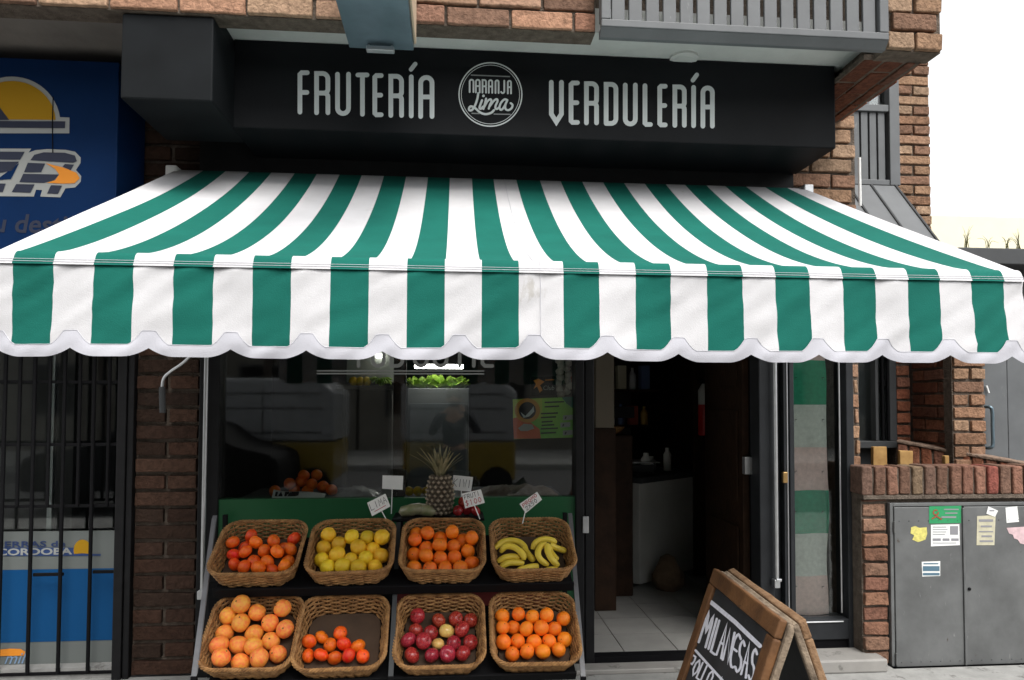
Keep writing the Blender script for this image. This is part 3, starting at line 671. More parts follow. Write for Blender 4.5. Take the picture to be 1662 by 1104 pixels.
# poster
yp = .075
po = thing('poster', 'blue and white window poster with a small yellow sun behind the iron bars', 'poster', (-2.3, yp, .05))
pz = lambda x, y: (x / 3.886, 820 + y / 3.886)
pw = PX(188, yp, 900)
b = MB(); b.box(-3.2, pw, yp, yp + .012, PZ(1098, yp, 60), PZ(863, yp, 60)); b.build('board', M['postgrey'], po)
b = MB(); z_a, z_b = PZ(pz(0, 405)[1], yp, 60), PZ(pz(0, 862)[1], yp, 60)
b.add([(-3.2, yp - .002, z_b), (pw, yp - .002, z_b), (pw, yp - .002, z_a), (-3.2, yp - .002, z_a)], [(0, 1, 2, 3)], 0)
L8 = lambda x, y, l=.003: P(*pz(x, y), Y=yp - l)
b.add([L8(-200, 268), L8(490, 268), L8(520, 306), L8(636, 308), L8(634, 320), L8(-200, 322)], [tuple(range(6))], 1)
b.add([L8(x, y, .004) for x, y in [(520, 304)] + arc(520, 285, 56, 68, 20, -200, 18)], [tuple(range(20))], 2)
for yy in (905, 1010): b.add([L8(x, y, .004) for x, y in ([(-40, yy + 48), (-10, yy + 8), (60, yy), (130, yy + 2), (160, yy + 20), (150, yy + 44)] if yy == 905 else [(-40, yy + 15), (40, yy + 30), (150, yy + 5), (155, yy + 25), (90, yy + 50), (-40, yy + 55)])], [tuple(range(6))], 3)
text_on(b, 'TIERRAS de', L8(-58, 268), XA, ZA, (L8(0, 230) - L8(0, 268)).z, (L8(412, 0) - L8(-58, 0)).x, .025, 0, 4, .001)
text_on(b, 'CORDOBA', L8(-20, 318), XA, ZA, (L8(0, 274) - L8(0, 318)).z, (L8(455, 0) - L8(-20, 0)).x, .03, 0, 5, .002)
text_on(b, 'mil', L8(30, 1000), XA, ZA, (L8(0, 930) - L8(0, 1000)).z, (L8(170, 0) - L8(30, 0)).x, .0, .35, 6, .003)
b.build('print', [M['midblue'], mat('poster_navy', (.02, .05, .16), .5), M['yellow'], M['orange_p'], mat('poster_navy_text', (.02, .04, .12), .5), M['signwhite'], mat('poster_grey_blue', (.2, .3, .45), .5)], po)
# grille
yg = -.015
gr = thing('window_grille', 'black iron bar grille across the neighbouring shop window', 'grille', (-2.3, yg, -.04))
pxs = [-96, -72, -48, -22] + [4, 52, 101, 149]; pxs2 = [28, 77, 126, 174]
for p in pxs:
    b = MB(); b.tube([(PX(p, yg, 800), yg, .0), (PX(p, yg, 800), yg, 2.6)], .0105, 8); b.build('bar', M['black'], gr, smooth=True, auto=40)
for p in pxs2:
    b = MB(); b.tube([(PX(p, yg, 800), yg, PZ(822, yg, p)), (PX(p, yg, 800), yg, 2.6)], .0095, 8); b.build('bar', M['black'], gr, smooth=True, auto=40)
for (pa, pb, py) in ((-120, 200, 620), (-120, 200, 722), (-120, 200, 822), (52, 101, 933), (149, 200, 930), (-120, 200, 1094)):
    b = MB(); b.bbox(PX(pa, yg, py), PX(pb, yg, py), yg + .006, yg + .02, PZ(py + 2.5, yg, 100), PZ(py - 2.5, yg, 100), .002); b.build('rail', M['black'], gr)
b = MB(); b.bbox(PX(190, yg, 800), PX(205, yg, 800), -.04, .028, -.04, 2.6, .005); b.bbox(PX(206, yg, 800), PX(216, yg, 800), -.03, .02, -.04, 2.6, .005); b.build('post', M['dark'], gr)
# ---------------------------------------------------------------- low brick wall with the meter cabinet
yw = -.165
wz = PZ(757, yw, 1500); ze = PZ(806, yw, 1500); xw0 = PX(1401, yw, 900); xw1 = 3.9
xp1 = PX(1443, yw, 900)
lw = thing('low_brick_wall', 'low brick wall with an upright brick coping round the grey meter cabinet', 'wall', ((xw0 + xw1) / 2, yw, -.04))
b = MB(); bricks(b, (xw0, yw, -.04), XA, NF, ZA, xp1 - xw0, ze - .012 + .04, ch=.086, L=xp1 - xw0, dep=.10, gap=.016, back=.022, shift=0, segs=(5, 3, 3), amp=.004, pal=[(.24, .125, .085), (.28, .15, .10), (.20, .10, .072), (.26, .155, .11)], jit=.01)
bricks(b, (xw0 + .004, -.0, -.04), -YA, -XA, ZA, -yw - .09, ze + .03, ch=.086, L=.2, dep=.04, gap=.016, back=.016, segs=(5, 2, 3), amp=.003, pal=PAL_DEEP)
b.box(xw0 + .02, xp1 - .01, yw + .1, .0, -.04, ze, 1); b.build('end_pier', BM, lw)
b = MB(); x = xw0 - .012; step = .0785
while x < xw1:
    t = random.choice([(.19, .11, .08), (.23, .125, .09), (.16, .10, .078), (.25, .13, .095), (.20, .12, .09), (.25, .18, .12), (.30, .10, .08)]); k = random.uniform(.8, 1.15)
    j = random.uniform(-.005, .005)
    b.rough((x + .007, yw - .012 + j, ze + .012), (x + step - .007, yw + .15 + j, wz + random.uniform(-.004, .004)), .009, (3, 4, 5), .003, 0, None, tuple(c * k for c in t)); x += step
b.box(xw0 + .004, xw1, yw + .006, yw + .145, ze - .004, wz - .012, 1); b.box(xw0, xw1, yw - .012, yw + .14, ze - .012, ze + .0105, 1)
b.build('coping', BM, lw)
b = MB(); b.box(xp1 - .005, xw1, yw + .12, yw + .14, -.04, ze - .013); b.build('wall_back', M['mortar'], lw)
b = MB(); b.box(xp1 - .012, xw1, yw + .02, yw + .12, ze - .045, ze - .0125); b.build('bed_joint', M['mortar'], lw)
# cabinet
yc = yw - .005
c0 = PX(1444, yc, 900); cz1 = PZ(816, yc, 1500); cz0 = PZ(1100, yc, 1500)
cab = thing('meter_cabinet', 'grey two-door metal meter cabinet with torn paper notices set in the low wall', 'cabinet', ((c0 + xw1) / 2, yc, -.04))
b = MB()
cx_split = PX(1562, yc, 950); cx_end = cx_split + (cx_split - c0) + .02
b.box(c0 + .002, cx_end, yc + .012, yw + .11, -.03, cz1 - .002)
for r4 in ((c0, c0 + .02, -.04, cz1), (cx_end - .02, cx_end, -.04, cz1), (c0 + .0205, cx_end - .0205, cz1 - .02, cz1), (c0 + .0205, cx_end - .0205, -.04, cz0)): b.bbox(r4[0], r4[1], yc - .008, yc + .02, r4[2], r4[3], .003)
b.build('frame', M['cabinet'], cab)
for (xa, xb) in ((c0 + .024, cx_split - .003), (cx_split + .010, cx_end - .023)):
    b = MB(); b.bbox(xa, xb, yc - .012, yc + .004, cz0 + .004, cz1 - .024, .004)
    d = b.build('door', M['cabinet'], cab)
    if xa < cx_split - .1:
        hb = MB()
        for py in (855, 1068): hb.tube([(xa - .002, yc - .015, PZ(py - 9, yc, 1450)), (xa - .002, yc - .015, PZ(py + 9, yc, 1450))], .006, 8)
        hb.build('hinge', M['cabinet'], d)
        b2 = MB(); b2.bbox(xb - .002, xb + .0125, yc - .021, yc - .0125, cz0 + .02, cz1 - .03, .003); b2.build('cover_strip', M['cabinet'], d)
    else:
        lk = MB(); lp = P(1573, 956, Y=yc - .013); lk.lathe([(.009, 0), (.009, .006), (.004, .008)], 12, 0, Matrix.Translation(lp) @ Matrix.Rotation(R(90), 4, 'X')); lk.build('lock', M['black'], d)
        lk = MB(); lp = P(1572, 1083, Y=yc - .013); lk.lathe([(.013, 0), (.013, .007), (.006, .010)], 12, 0, Matrix.Translation(lp) @ Matrix.Rotation(R(90), 4, 'X')); lk.build('latch_knob', M['black'], d)
    rv = MB(); nR = 7
    for py in (845, 1073):
        for k in range(nR):
            xx = xa + .03 + (xb - xa - .06) * k / (nR - 1); rv.lathe([(.0035, 0), (.0025, .002)], 6, 0, Matrix.Translation((xx, yc - .0121, PZ(py, yc, 1500))) @ Matrix.Rotation(R(90), 4, 'X'))
    rv.build('rivet_row', M['greyd'], d)
yst = yc - .0135
def sticker(label, pts, m, prints=(), pm=None, lift=0):
    b = MB(); vs = [P(x, y, Y=yst - lift) for x, y in pts]; b.prism(vs, (0, .001, 0)); s = b.build('notice', m, cab); s['label'] = label
    if prints:
        b = MB()
        for (xa, ya, xb, yb_) in prints: b.add([P(xa, yb_, Y=yst - lift - .0012), P(xb, yb_, Y=yst - lift - .0012), P(xb, ya, Y=yst - lift - .0012), P(xa, ya, Y=yst - lift - .0012)], [(0, 1, 2, 3)])
        b.build('printing', pm or M['ink'], s)
    return s
M['st_green'] = mat('sticker_green', (.02, .27, .10), .6, var=.1); M['st_yellow'] = mat('sticker_yellow', (.62, .56, .16), .8, var=.25, scale=60); M['st_cream'] = mat('sticker_cream', (.52, .49, .36), .8, var=.12, scale=40)
M['st_blue'] = mat('sticker_blue', (.08, .16, .22), .6); M['st_pink'] = mat('sticker_pink', (.62, .45, .47), .8, var=.2, scale=30); M['inkgrey'] = mat('grey_ink', (.25, .25, .27), .8); M['inkred'] = mat('red_brown_ink', (.3, .06, .03), .7)
s = sticker('green sticker', [(1508, 822), (1560, 821), (1560, 849), (1508, 850)], M['st_green'], [(1532, 826, 1556, 828), (1534, 832, 1554, 834), (1528, 838, 1552, 841)], M['inkgrey'])
b = MB(); ribbon(b, arc(1519, 832, 4, 4, 0, 300, 10), 2, lambda x, y, k: P(x, y, Y=yst - .0015 - k)); ribbon(b, [(1513, 842), (1520, 838), (1528, 843)], 2.2, lambda x, y, k: P(x, y, Y=yst - .0015 - k)); b.build('symbol', M['inkred'], s)
sticker('white printed paper', [(1511, 852), (1557, 851), (1558, 885), (1511, 887)], M['paper'], [(1514, 855, 1536, 856.2), (1514, 859, 1538, 860), (1514, 863, 1536, 864), (1514, 867, 1534, 868), (1542, 854, 1555, 868), (1514, 874, 1527, 878), (1530, 874, 1541, 878), (1544, 874, 1556, 878), (1514, 881, 1552, 882)], M['inkgrey'])
sticker('torn yellow scrap', [(1479, 856), (1486, 854), (1492, 857), (1504, 856), (1505, 866), (1502, 876), (1490, 880), (1481, 876), (1484, 869), (1478, 866)], M['st_yellow'])
s = sticker('blue and white sticker', [(1496, 912), (1526, 911), (1526, 935), (1497, 936)], M['paper'], [(1498, 919, 1525, 927), (1498, 930, 1525, 934), (1499, 914, 1523, 916)], M['st_blue'])
sticker('cream printed leaflet', [(1586, 838), (1616, 836), (1614, 885), (1585, 885)], M['st_cream'], [(1589, 843, 1612, 847), (1592, 853, 1610, 856), (1589, 862, 1612, 864), (1593, 869, 1610, 872), (1590, 877, 1612, 880)], M['inkgrey'])
sticker('small tilted white scrap', [(1604, 822), (1620, 829), (1615, 839), (1601, 834)], M['paper'], [(1606, 828, 1614, 830)], M['inkgrey'], .0025)
sticker('white blank paper', [(1632, 824), (1651, 822), (1654, 847), (1634, 849)], M['paper'])
sticker('torn pink paper', [(1634, 857), (1664, 855), (1664, 884), (1656, 882), (1652, 876), (1646, 874), (1644, 868), (1638, 866)], M['st_pink'])
sticker('torn pink paper', [(1666, 856), (1686, 857), (1684, 882), (1670, 880)], M['st_pink'])

# ---------------------------------------------------------------- planter parapet, scraps of wood
p0, p1 = Vector((PX(1455, .60, 716), .60, 0)), Vector((3.75, -.02, 0))
d = (p1 - p0); Ld = d.length; d.normalize(); nrm = Vector((d.y, -d.x, 0))
pz0, pz1 = PZ(715, .60, 1455), P(1662, 750, Y=.02).z
sl_ = (pz1 - pz0) / (PX(1662, .02, 750) - p0.x) * d.x
up = Vector((0, 0, 1)); uu = Vector((d.x, d.y, sl_)).normalized()
pp = thing('parapet', 'dark slanting brick parapet behind the low wall, edged with upright bricks', 'wall', ((p0 + p1) / 2)[:2] + (.9,))
b = MB(); A = axes((p0.x, p0.y, pz0), uu, nrm, ZA); x = 0
while x < Ld:
    t = random.choice(PAL_DEEP); b.rough((x + .006, -.11, -.17), (x + .068, random.uniform(-.004, .004), -.018), .009, (3, 3, 4), .003, 0, A, t); x += .0745
b.box(0, Ld, -.10, -.012, -1.0, -.02, 1, A)
b.rough((0, -.115, -.0175), (Ld, .006, .004), .006, (30, 4, 3), .003, 0, A, (.26, .19, .15))
b.build('coping', BM, pp)
M['offcut'] = mat('yellow_wood', (.26, .14, .04), .8, col2=(.40, .24, .08), scale=18)
for i, (x0, x1, y0, y1, lab) in enumerate(((1418, 1440, 725, 764, 'taller wooden offcut standing behind the low brick wall beside the shop pier'), (1461, 1482, 732, 764, 'shorter square wooden offcut standing behind the low brick wall'), (1534, 1540, 740, 764, 'thin wooden peg sticking up behind the low brick wall'))):
    b = MB(); y_ = yw + .20; b.rough((PX(x0, y_, 740), y_, wz - .42), (PX(x1, y_, 740), y_ + .03, PZ(y0, y_, (x0 + x1) / 2)), .004, (3, 3, 5), .003)
    o = b.build('wood_offcut' if i < 2 else 'wooden_peg', M['offcut'], at=(PX((x0 + x1) / 2, y_, 740), y_, wz - .42)); tag(o, lab, 'wood')
b = MB(); b.box(xw0 + .05, 3.9, yw + .16, .4, wz - .46, wz - .42); o = b.build('planter_soil', mat('soil', (.06, .04, .03), .95, bump=1, bscale=40), at=(3, 0, wz - .46)); tag(o, None, None, kind='structure')

# ---------------------------------------------------------------- neighbouring house beyond
yb_ = .74; yf = .30
hs_ = thing('neighbouring_house', 'brick house wall beyond the shop with a grey slatted window and a metal door', 'house', (3.1, .7, -.04))
ux0, ux1 = PX(1454, yb_, 220), PX(1511, yb_, 220)
b = MB(); bricks(b, (ux0, yb_, 2.2), XA, NF, ZA, ux1 - ux0, 2.0, ch=.0745, L=ux1 - ux0, dep=.08, gap=.014, back=.018, pal=PAL_PALE, segs=(6, 2, 3), amp=.003)
b.box(ux0 + .005, ux1 - .012, yb_ + .09, yb_ + 1.2, 2.2, 4.2, 1)
b.build('upper_pier', BM, hs_)
lx0, lx1 = PX(1548, yf, 650), PX(1601, yf, 650)
b = MB(); bricks(b, (lx0, yf, .0), XA, NF, ZA, lx1 - lx0, 2.3, ch=.0865, L=lx1 - lx0, dep=.08, gap=.016, back=.02, pal=PAL_PALE, segs=(6, 2, 3), amp=.003, jit=.008)
bricks(b, (lx0 + .004, yb_, .0), -YA, -XA, ZA, yb_ - yf - .085, 2.3, ch=.0865, L=.27, dep=.05, gap=.016, back=.018, pal=[tuple(c * .7 for c in t) for t in PAL_DEEP], segs=(6, 2, 3))  # side reveal: shade put into darkened brick tints, front kept pale as lit
b.box(lx0 + .02, lx1 - .01, yf + .08, yb_ + .5, 0, 2.3, 1)
b.build('lower_pier', BM, hs_)
rx0 = PX(1454, yb_, 650)
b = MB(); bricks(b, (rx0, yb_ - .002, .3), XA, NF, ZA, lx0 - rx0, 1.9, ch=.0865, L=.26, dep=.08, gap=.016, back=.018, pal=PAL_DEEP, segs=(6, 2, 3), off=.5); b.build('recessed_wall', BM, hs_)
# lower barred window
wx0, wx1 = PX(1398, yb_, 650), PX(1456, yb_, 650)
b = MB(); b.box(2.0, wx1, yb_ + .1, yb_ + .2, -.04, 4.2); b.build('wall', M['greyd'], hs_)
f = MB(); zsill = PZ(716, yb_, 1430)
f.bbox(wx0 - .2, wx1, yb_ - .02, yb_ + .06, zsill - .05, zsill, .004); f.bbox(wx1 - .055, wx1 - .002, yb_ + .0, yb_ + .06, zsill + .001, 2.6, .004); f.bbox(PX(1421, yb_), PX(1426, yb_), yb_ + .0, yb_ + .06, zsill + .001, 2.6, .003)
fw = f.build('window_frame', M['greyd'], hs_)
b = MB()
for p in (1433, 1442, 1450): b.bbox(PX(p, yb_), PX(p + 3.5, yb_), yb_ + .01, yb_ + .03, zsill + .001, 2.6, .003)
b.bbox(PX(1426, yb_), wx1 - .056, yb_ + .031, yb_ + .045, PZ(628, yb_, 1440), PZ(620, yb_, 1440), .003)
b.build('grille', M['black'], fw)
b = MB(); b.box(wx0 - .2, wx1 - .056, yb_ + .062, yb_ + .07, zsill, 2.6); b.build('pane', M['glass'], fw)
# upper slatted shutter window and the sloping hood below it
vx0, vx1 = PX(1396, yb_, 200), PX(1456, yb_, 200)
za_, zm_, zt_ = PZ(302, yb_, 1425), PZ(183, yb_, 1425), PZ(172, yb_, 1425)
f = MB(); f.bbox(PX(1447, yb_), vx1, yb_ - .03, yb_ + .06, za_, 4.2, .004); f.bbox(vx0 - .3, PX(1446.5, yb_), yb_ - .025, yb_ + .05, zm_, zt_, .004); f.bbox(vx0 - .3, PX(1446.5, yb_), yb_ - .025, yb_ + .05, za_, za_ + .04, .004)
f.bbox(PX(1413, yb_), PX(1417, yb_), yb_ - .01, yb_ + .04, zt_ + .001, 4.2, .003)
f2 = f.build('window_frame', M['grey'], hs_)
for k in range(-3, 4):
    b = MB(); xa = PX(1403 + k * 14, yb_); xb = PX(1403 + k * 14 + 11, yb_)
    if xa < PX(1440, yb_): b.bbox(xa, min(xb, PX(1446, yb_)), yb_ - .006, yb_ + .02, za_ + .041, zm_ - .001, .003); b.build('slat', M['grey'], f2)
b = MB(); b.box(vx0 - .3, PX(1447, yb_), yb_ + .03, yb_ + .04, zt_, 4.2); b.build('pane', M['glass'], f2)
h0 = P(1456, 302, Y=yb_ - .03); h1 = P(1531, 386, Y=.30)
b = MB(); s_ = (h1 - h0); xL = vx0 - .5
yl = h1 + s_ * .25
b.prism([(xL, h0.y, h0.z), (h0.x, h0.y, h0.z), (h0.x + .0, yl.y, yl.z), (xL, yl.y, yl.z)], (0, 0, -.03))
hd = b.build('metal_hood', M['grey'], hs_)
b = MB(); nn = Vector((0, -(yl.z - h0.z) * -1, (yl.y - h0.y) * -1)).normalized()
if nn.z < 0: nn = -nn
for x in (h0.x - .012, h0.x - .20, h0.x - .38, h0.x - .56):
    b.tube([Vector((x, h0.y, h0.z)) + nn * .004, Vector((x, yl.y, yl.z)) + nn * .004], .009, 6)
b.build('standing_seam', M['greyd'], hd)
# door with tubular handle, roof slab above
yd = .36
b = MB(); xd0 = lx1 + .004; xs_ = PX(1636, yd, 650)
b.bbox(xd0, xs_ - .004, yd, yd + .04, .1, 2.18, .004); b.bbox(xs_ + .004, xs_ + .8, yd + .006, yd + .04, .1, 2.18, .004)
dd = b.build('metal_door', M['grey'], hs_)
b = MB(); hz0, hz1 = PZ(727, yd - .05, 1606), PZ(661, yd - .05, 1606); hx0, hx1 = PX(1600, yd - .03, 690), PX(1609, yd - .05, 690)
b.tube(smooth_line([(hx0, yd + .0, hz1), (hx1 - .012, yd - .055, hz1), (hx1, yd - .06, hz1 - .03), (hx1, yd - .06, (hz0 + hz1) / 2), (hx1, yd - .06, hz0 + .03), (hx1 - .012, yd - .055, hz0), (hx0, yd, hz0)], 4), .011, 10)
b.build('handle', M['zinc'], dd, smooth=True)
b = MB(); b.tube([P(1601, 626, Y=yd - .012), P(1605, 638, Y=yd - .014)], .006, 8); b.build('door_latch', M['paper'], dd)
b = MB(); b.bbox(lx1 + .002, xs_ + .9, yd + .002, yd + .1, 2.181, PZ(432, .3, 1640), .004); b.bbox(lx0 - .05, xs_ + .9, .16, yd + .35, PZ(431, .2, 1640), PZ(403, .16, 1640), .006)
b.build('roof_slab', M['greyd'], hs_)
# weeds along the slab, sunlit wall and sky beyond
M['weed'] = mat('weed_green', (.06, .075, .02), .8, col2=(.14, .12, .05), scale=20)
zr = PZ(403, .2, 1640)
for (px, h, n_) in ((1569, .18, 9), (1604, .12, 6), (1634, .10, 8), (1653, .15, 10), (1678, .1, 8)):
    b = MB(); x = PX(px, .26, 400)
    for k in range(n_):
        a = random.uniform(-1, 1) ** 3 * 1.1 + random.uniform(-.3, .3); e = random.uniform(-.4, .4); hh = h * random.uniform(.55, 1.1); lean_ = Vector((math.sin(a), e * .5, 0)) * hh * .8
        q = smooth_line([Vector((x + random.uniform(-.02, .02), .26, zr - .004)), Vector((x, .26, zr)) + lean_ * .35 + Vector((0, 0, hh * .6)), Vector((x, .26, zr)) + lean_ * 1.15 + Vector((0, 0, hh * (1 - abs(a) * .4)))], 4)
        b.tube(q, [.0026 * (1 - i / len(q)) + .0004 for i in range(len(q))], 4)
    o = b.build('weed_tuft', M['weed'], at=(x, .26, zr))
    tag(o, {1569: 'tallest tuft of weeds on the grey roof slab, next to the awning', 1604: 'small sparse weed second along the grey roof slab', 1634: 'low spread weed third along the grey roof slab', 1653: 'bushy weed fourth along the grey roof slab'}.get(px, 'weed tuft at the outer end of the grey roof slab'), 'weed')
M['ywall'] = mat('pale_yellow_render', (.81, .765, .56), .9, var=.05, scale=2)
b = MB(); b.box(5.0, 16, 9, 9.4, -.3, PZ(352, 9, 1600)); b.build
o = b.build('yellow_wall', M['ywall'], at=(8, 9, -.3)); tag(o, 'pale yellow rendered wall far beyond the grey roof slab', 'wall')

# ---------------------------------------------------------------- striped cloth hung inside the side window
yk = .008
cl = thing('cloth_strip', 'strip of cloth in green, grey and pink blocks hanging behind the narrow side window', 'cloth', (PX(1311, .045, 800), .045, PZ(999, .045, 1310)))
M['cl_green'] = mat('cloth_green', (.03, .30, .17), .95, var=.15, scale=40, bump=.4, bscale=250); M['cl_grey'] = mat('cloth_grey', (.62, .63, .58), .95, var=.12, scale=40, bump=.4, bscale=250); M['cl_pink'] = mat('cloth_pink', (.74, .53, .49), .95, var=.12, scale=40, bump=.4, bscale=250)
ck0, ck1 = PX(1281.5, .045), PX(1341, .045)
seq = [(520, 585, 2), (585, 657, 0), (657, 726, 1), (726, 796, 2), (796, 866, 0), (866, 935, 1), (935, 999, 2)]
for ya, yb2, k in seq:
    b = MB(); z1, z0 = PZ(ya, .045, 1310), PZ(yb2, .045, 1310)
    for i in range(7):
        for j in range(9):
            f = j / 8; z = z0 + (z1 - z0) * i / 6
            b.v.append(Vector((ck0 + (ck1 - ck0) * f + (.006 * math.sin(z * 9) * f), .045 + .010 * math.sin(f * 7 + z * 4) + .005 * math.sin(z * 14), z)))
    for i in range(6):
        for j in range(8): b.f.append([i * 9 + j, i * 9 + j + 1, (i + 1) * 9 + j + 1, (i + 1) * 9 + j]); b.m.append(0); b.t.append((1, 1, 1))
    o = b.build('cloth_block', [M['cl_green'], M['cl_grey'], M['cl_pink']][k], cl, smooth=True); o['label'] = ['green block', 'grey block', 'pink block'][k]
b = MB()
for py in (613, 681, 765, 830, 952):
    for px in (1290, 1334):
        q = P(px, py, Y=.03); b.tube([q, q + Vector((.014, 0, .001))], .0018, 5); b.tube([q + Vector((.002, 0, 0)), q + Vector((.001, 0, -.012))], .0015, 5)
b.build('wire_tie', M['ink'], cl)
# ---------------------------------------------------------------- wicker baskets
BW, BD, BH = .412, .392, .095        # rim width, rim depth, height
def rrect(w, d, r, n):
    pts = []; per = 2 * (w + d) - 8 * r + 2 * math.pi * r
    segs = [('l', Vector((-w / 2 + r, -d / 2)), Vector((w / 2 - r, -d / 2))), ('a', (w / 2 - r, -d / 2 + r), -90), ('l', Vector((w / 2, -d / 2 + r)), Vector((w / 2, d / 2 - r))), ('a', (w / 2 - r, d / 2 - r), 0),
            ('l', Vector((w / 2 - r, d / 2)), Vector((-w / 2 + r, d / 2))), ('a', (-w / 2 + r, d / 2 - r), 90), ('l', Vector((-w / 2, d / 2 - r)), Vector((-w / 2, -d / 2 + r))), ('a', (-w / 2 + r, -d / 2 + r), 180)]
    lens = [(s[2] - s[1]).length if s[0] == 'l' else math.pi * r / 2 for s in segs]; tot = sum(lens)
    for i in range(n):
        q = tot * i / n
        for s, L in zip(segs, lens):
            if q <= L + 1e-9:
                if s[0] == 'l':
                    p = s[1] + (s[2] - s[1]) * (q / L); d_ = (s[2] - s[1]).normalized(); nn = Vector((d_.y, -d_.x))
                else:
                    a = R(s[2] + 90 * q / L); nn = Vector((math.cos(a), math.sin(a))); p = Vector(s[1]) + nn * r
                pts.append((p, nn)); break
            q -= L
    return pts
MS = 34
def basket_ring(f, n):
    w = BW - .055 * (1 - f); d = BD - .05 * (1 - f); bow = 0
    return rrect(w, d, .085, n)
def make_basket():
    root = thing('wicker_basket', 'x', 'basket', local=True)
    b = MB(); rows = 9; n = MS * 3
    for k in range(rows):
        f = (k + .5) / rows; pts = []
        for i, (p, nn) in enumerate(basket_ring(f, n)):
            o = .0058 * math.cos(math.pi * i / 3 * 1.0 + k * math.pi)
            pts.append(Vector((p.x + nn.x * o, p.y + nn.y * o, .004 + BH * f + random.uniform(-.0012, .0012))))
        b.tube(pts, .0056, 6, closed=True)
    b.build('weave', M['wicker'], root, smooth=True)
    b = MB()
    lo, hi = basket_ring(0, MS), basket_ring(1, MS)
    for (p, _), (q, _) in zip(lo, hi): b.tube([(p.x, p.y, .002), (q.x, q.y, BH)], .0033, 5)
    b.build('upright_canes', M['wicker'], root, smooth=True)
    b = MB(); n = 216
    for ph in range(3):
        pts = []
        for i, (p, nn) in enumerate(basket_ring(1.04, n)):
            a = 2 * math.pi * i * 30 / n + ph * 2 * math.pi / 3
            pts.append(Vector((p.x + nn.x * .0065 * math.cos(a), p.y + nn.y * .0065 * math.cos(a), BH + .007 + .006 * math.sin(a))))
        b.tube(pts, .0048, 6, closed=True)
    b.build('braided_rim', M['wicker'], root, smooth=True)
    b = MB(); pts = [p for p, _ in rrect(BW - .075, BD - .07, .07, 40)]
    b.prism([(p.x, p.y, .004) for p in pts], (0, 0, .008)); b.build('base_board', M['card'], root)
    return root
SPEC = [  # pixel centre of the rim, plane Y, tilt, label
    (421, 889, -.50, 29, 'wicker basket of small red-orange mandarins on the upper rack shelf'),
    (571, 887, -.50, 29, 'wicker basket of round yellow lemons on the upper rack shelf'),
    (719, 885, -.50, 29, 'wicker basket of oranges on the upper rack shelf, between lemons and bananas'),
    (863, 884, -.50, 29, 'wicker basket of bananas at the door end of the upper rack shelf'),
    (410, 1026, -.74, 37, 'wicker basket of big pink-yellow grapefruits on the lower rack shelf'),
    (555, 1026, -.74, 37, 'half-empty wicker basket of mandarins with bare brown base on the lower shelf'),
    (714, 1023, -.74, 37, 'wicker basket of red apples on the lower rack shelf'),
    (867, 1019, -.74, 37, 'wicker basket of oranges at the door end of the lower rack shelf')]
proto = make_basket(); BASK = []
for i, (px, py, Y, tilt, lab) in enumerate(SPEC):
    t = proto if i == 0 else copy_tree(proto)
    T = Matrix.Translation(P(px, py, Y=Y)) @ Matrix.Rotation(R(tilt), 4, 'X') @ Matrix.Rotation(R((0, 1.5, -1, .5, -1, 1, 0, -.8)[i]), 4, 'Z') @ Matrix.Translation((0, 0, -BH))
    t.location = T.translation; t.rotation_euler = T.to_euler(); tag(t, lab, 'basket', 'wicker baskets on the fruit rack'); BASK.append(T)
# ---------------------------------------------------------------- the rack
UP = BASK[0]; LO = BASK[4]
rk = thing('fruit_rack', 'black metal tiered fruit rack holding eight wicker baskets outside the shop window', 'rack', (PX(640, -.6, 1000), -.5, -.04))
rx0_, rx1_ = PX(338, -.62, 940) , PX(938, -.62, 940)
for T, (pl, pr), ty in ((UP, (338, 935), -.70), (LO, (326, 941), -.94)):
    zc_ = T.translation.z; yc_ = T.translation.y; an = T.to_euler().x
    Mx = Matrix.Translation((0, yc_, zc_)) @ Matrix.Rotation(an, 4, 'X')
    xa, xb = PX(pl, ty, 950), PX(pr, ty, 950)
    b = MB(); b.bbox(xa, xb, -BD / 2 - .0, BD / 2, -.020, -.006, .003, 0, Mx); b.bbox(xa, xb, -BD / 2 - .014, -BD / 2 - .001, -.03, .022, .003, 0, Mx)
    b.build('shelf', M['black'], rk)
# the third shelf, behind the top baskets
zs3 = PZ(839, -.22, 713)
b = MB(); b.bbox(PX(640, -.2), PX(786, -.2), -.285, -.05, zs3 - .014, zs3, .003); b.build('shelf', M['black'], rk)
# side rails run from the back top down to the front
for j, (pa, pb) in enumerate((((347, 842), (314, 1100)), ((647, 845), (634, 1100)), ((926, 838), (947, 1100)))):
    a = P(pa[0], pa[1], Y=-.27); c = P(pb[0], pb[1], Y=-.93); c.z = max(c.z, .02)
    b = MB(); dd_ = (c - a).normalized()
    wv = .011
    b.prism([a + Vector((-wv, 0, 0)), a + Vector((wv, 0, 0)), c + Vector((wv, 0, 0)), c + Vector((-wv, 0, 0))], Vector((0, .02, .014)))
    b.build('side_rail', M['steel'] if j != 1 else M['greyd'], rk)
    b = MB(); b.bbox(a.x - .012, a.x + .012, -.09, -.065, -.04, a.z - .01, .002); b.build('leg', M['black'], rk)
    b = MB(); b.bbox(c.x - .012, c.x + .012, -.935, -.91, -.04, c.z + .004, .002); b.build('leg', M['black'], rk)
M['darkred'] = mat('dark_red_board', (.16, .008, .006), .6, var=.1)
b = MB(); b.box(PX(640, -.3, 960), PX(891, -.3, 960), -.31, -.30, .06, PZ(935, -.3, 800)); b.build('back_panel', M['darkred'], rk)
b = MB(); b.box(PX(340, -.3, 960), PX(637, -.3, 960), -.31, -.30, .06, PZ(935, -.3, 800)); b.build('back_panel', M['black'], rk)

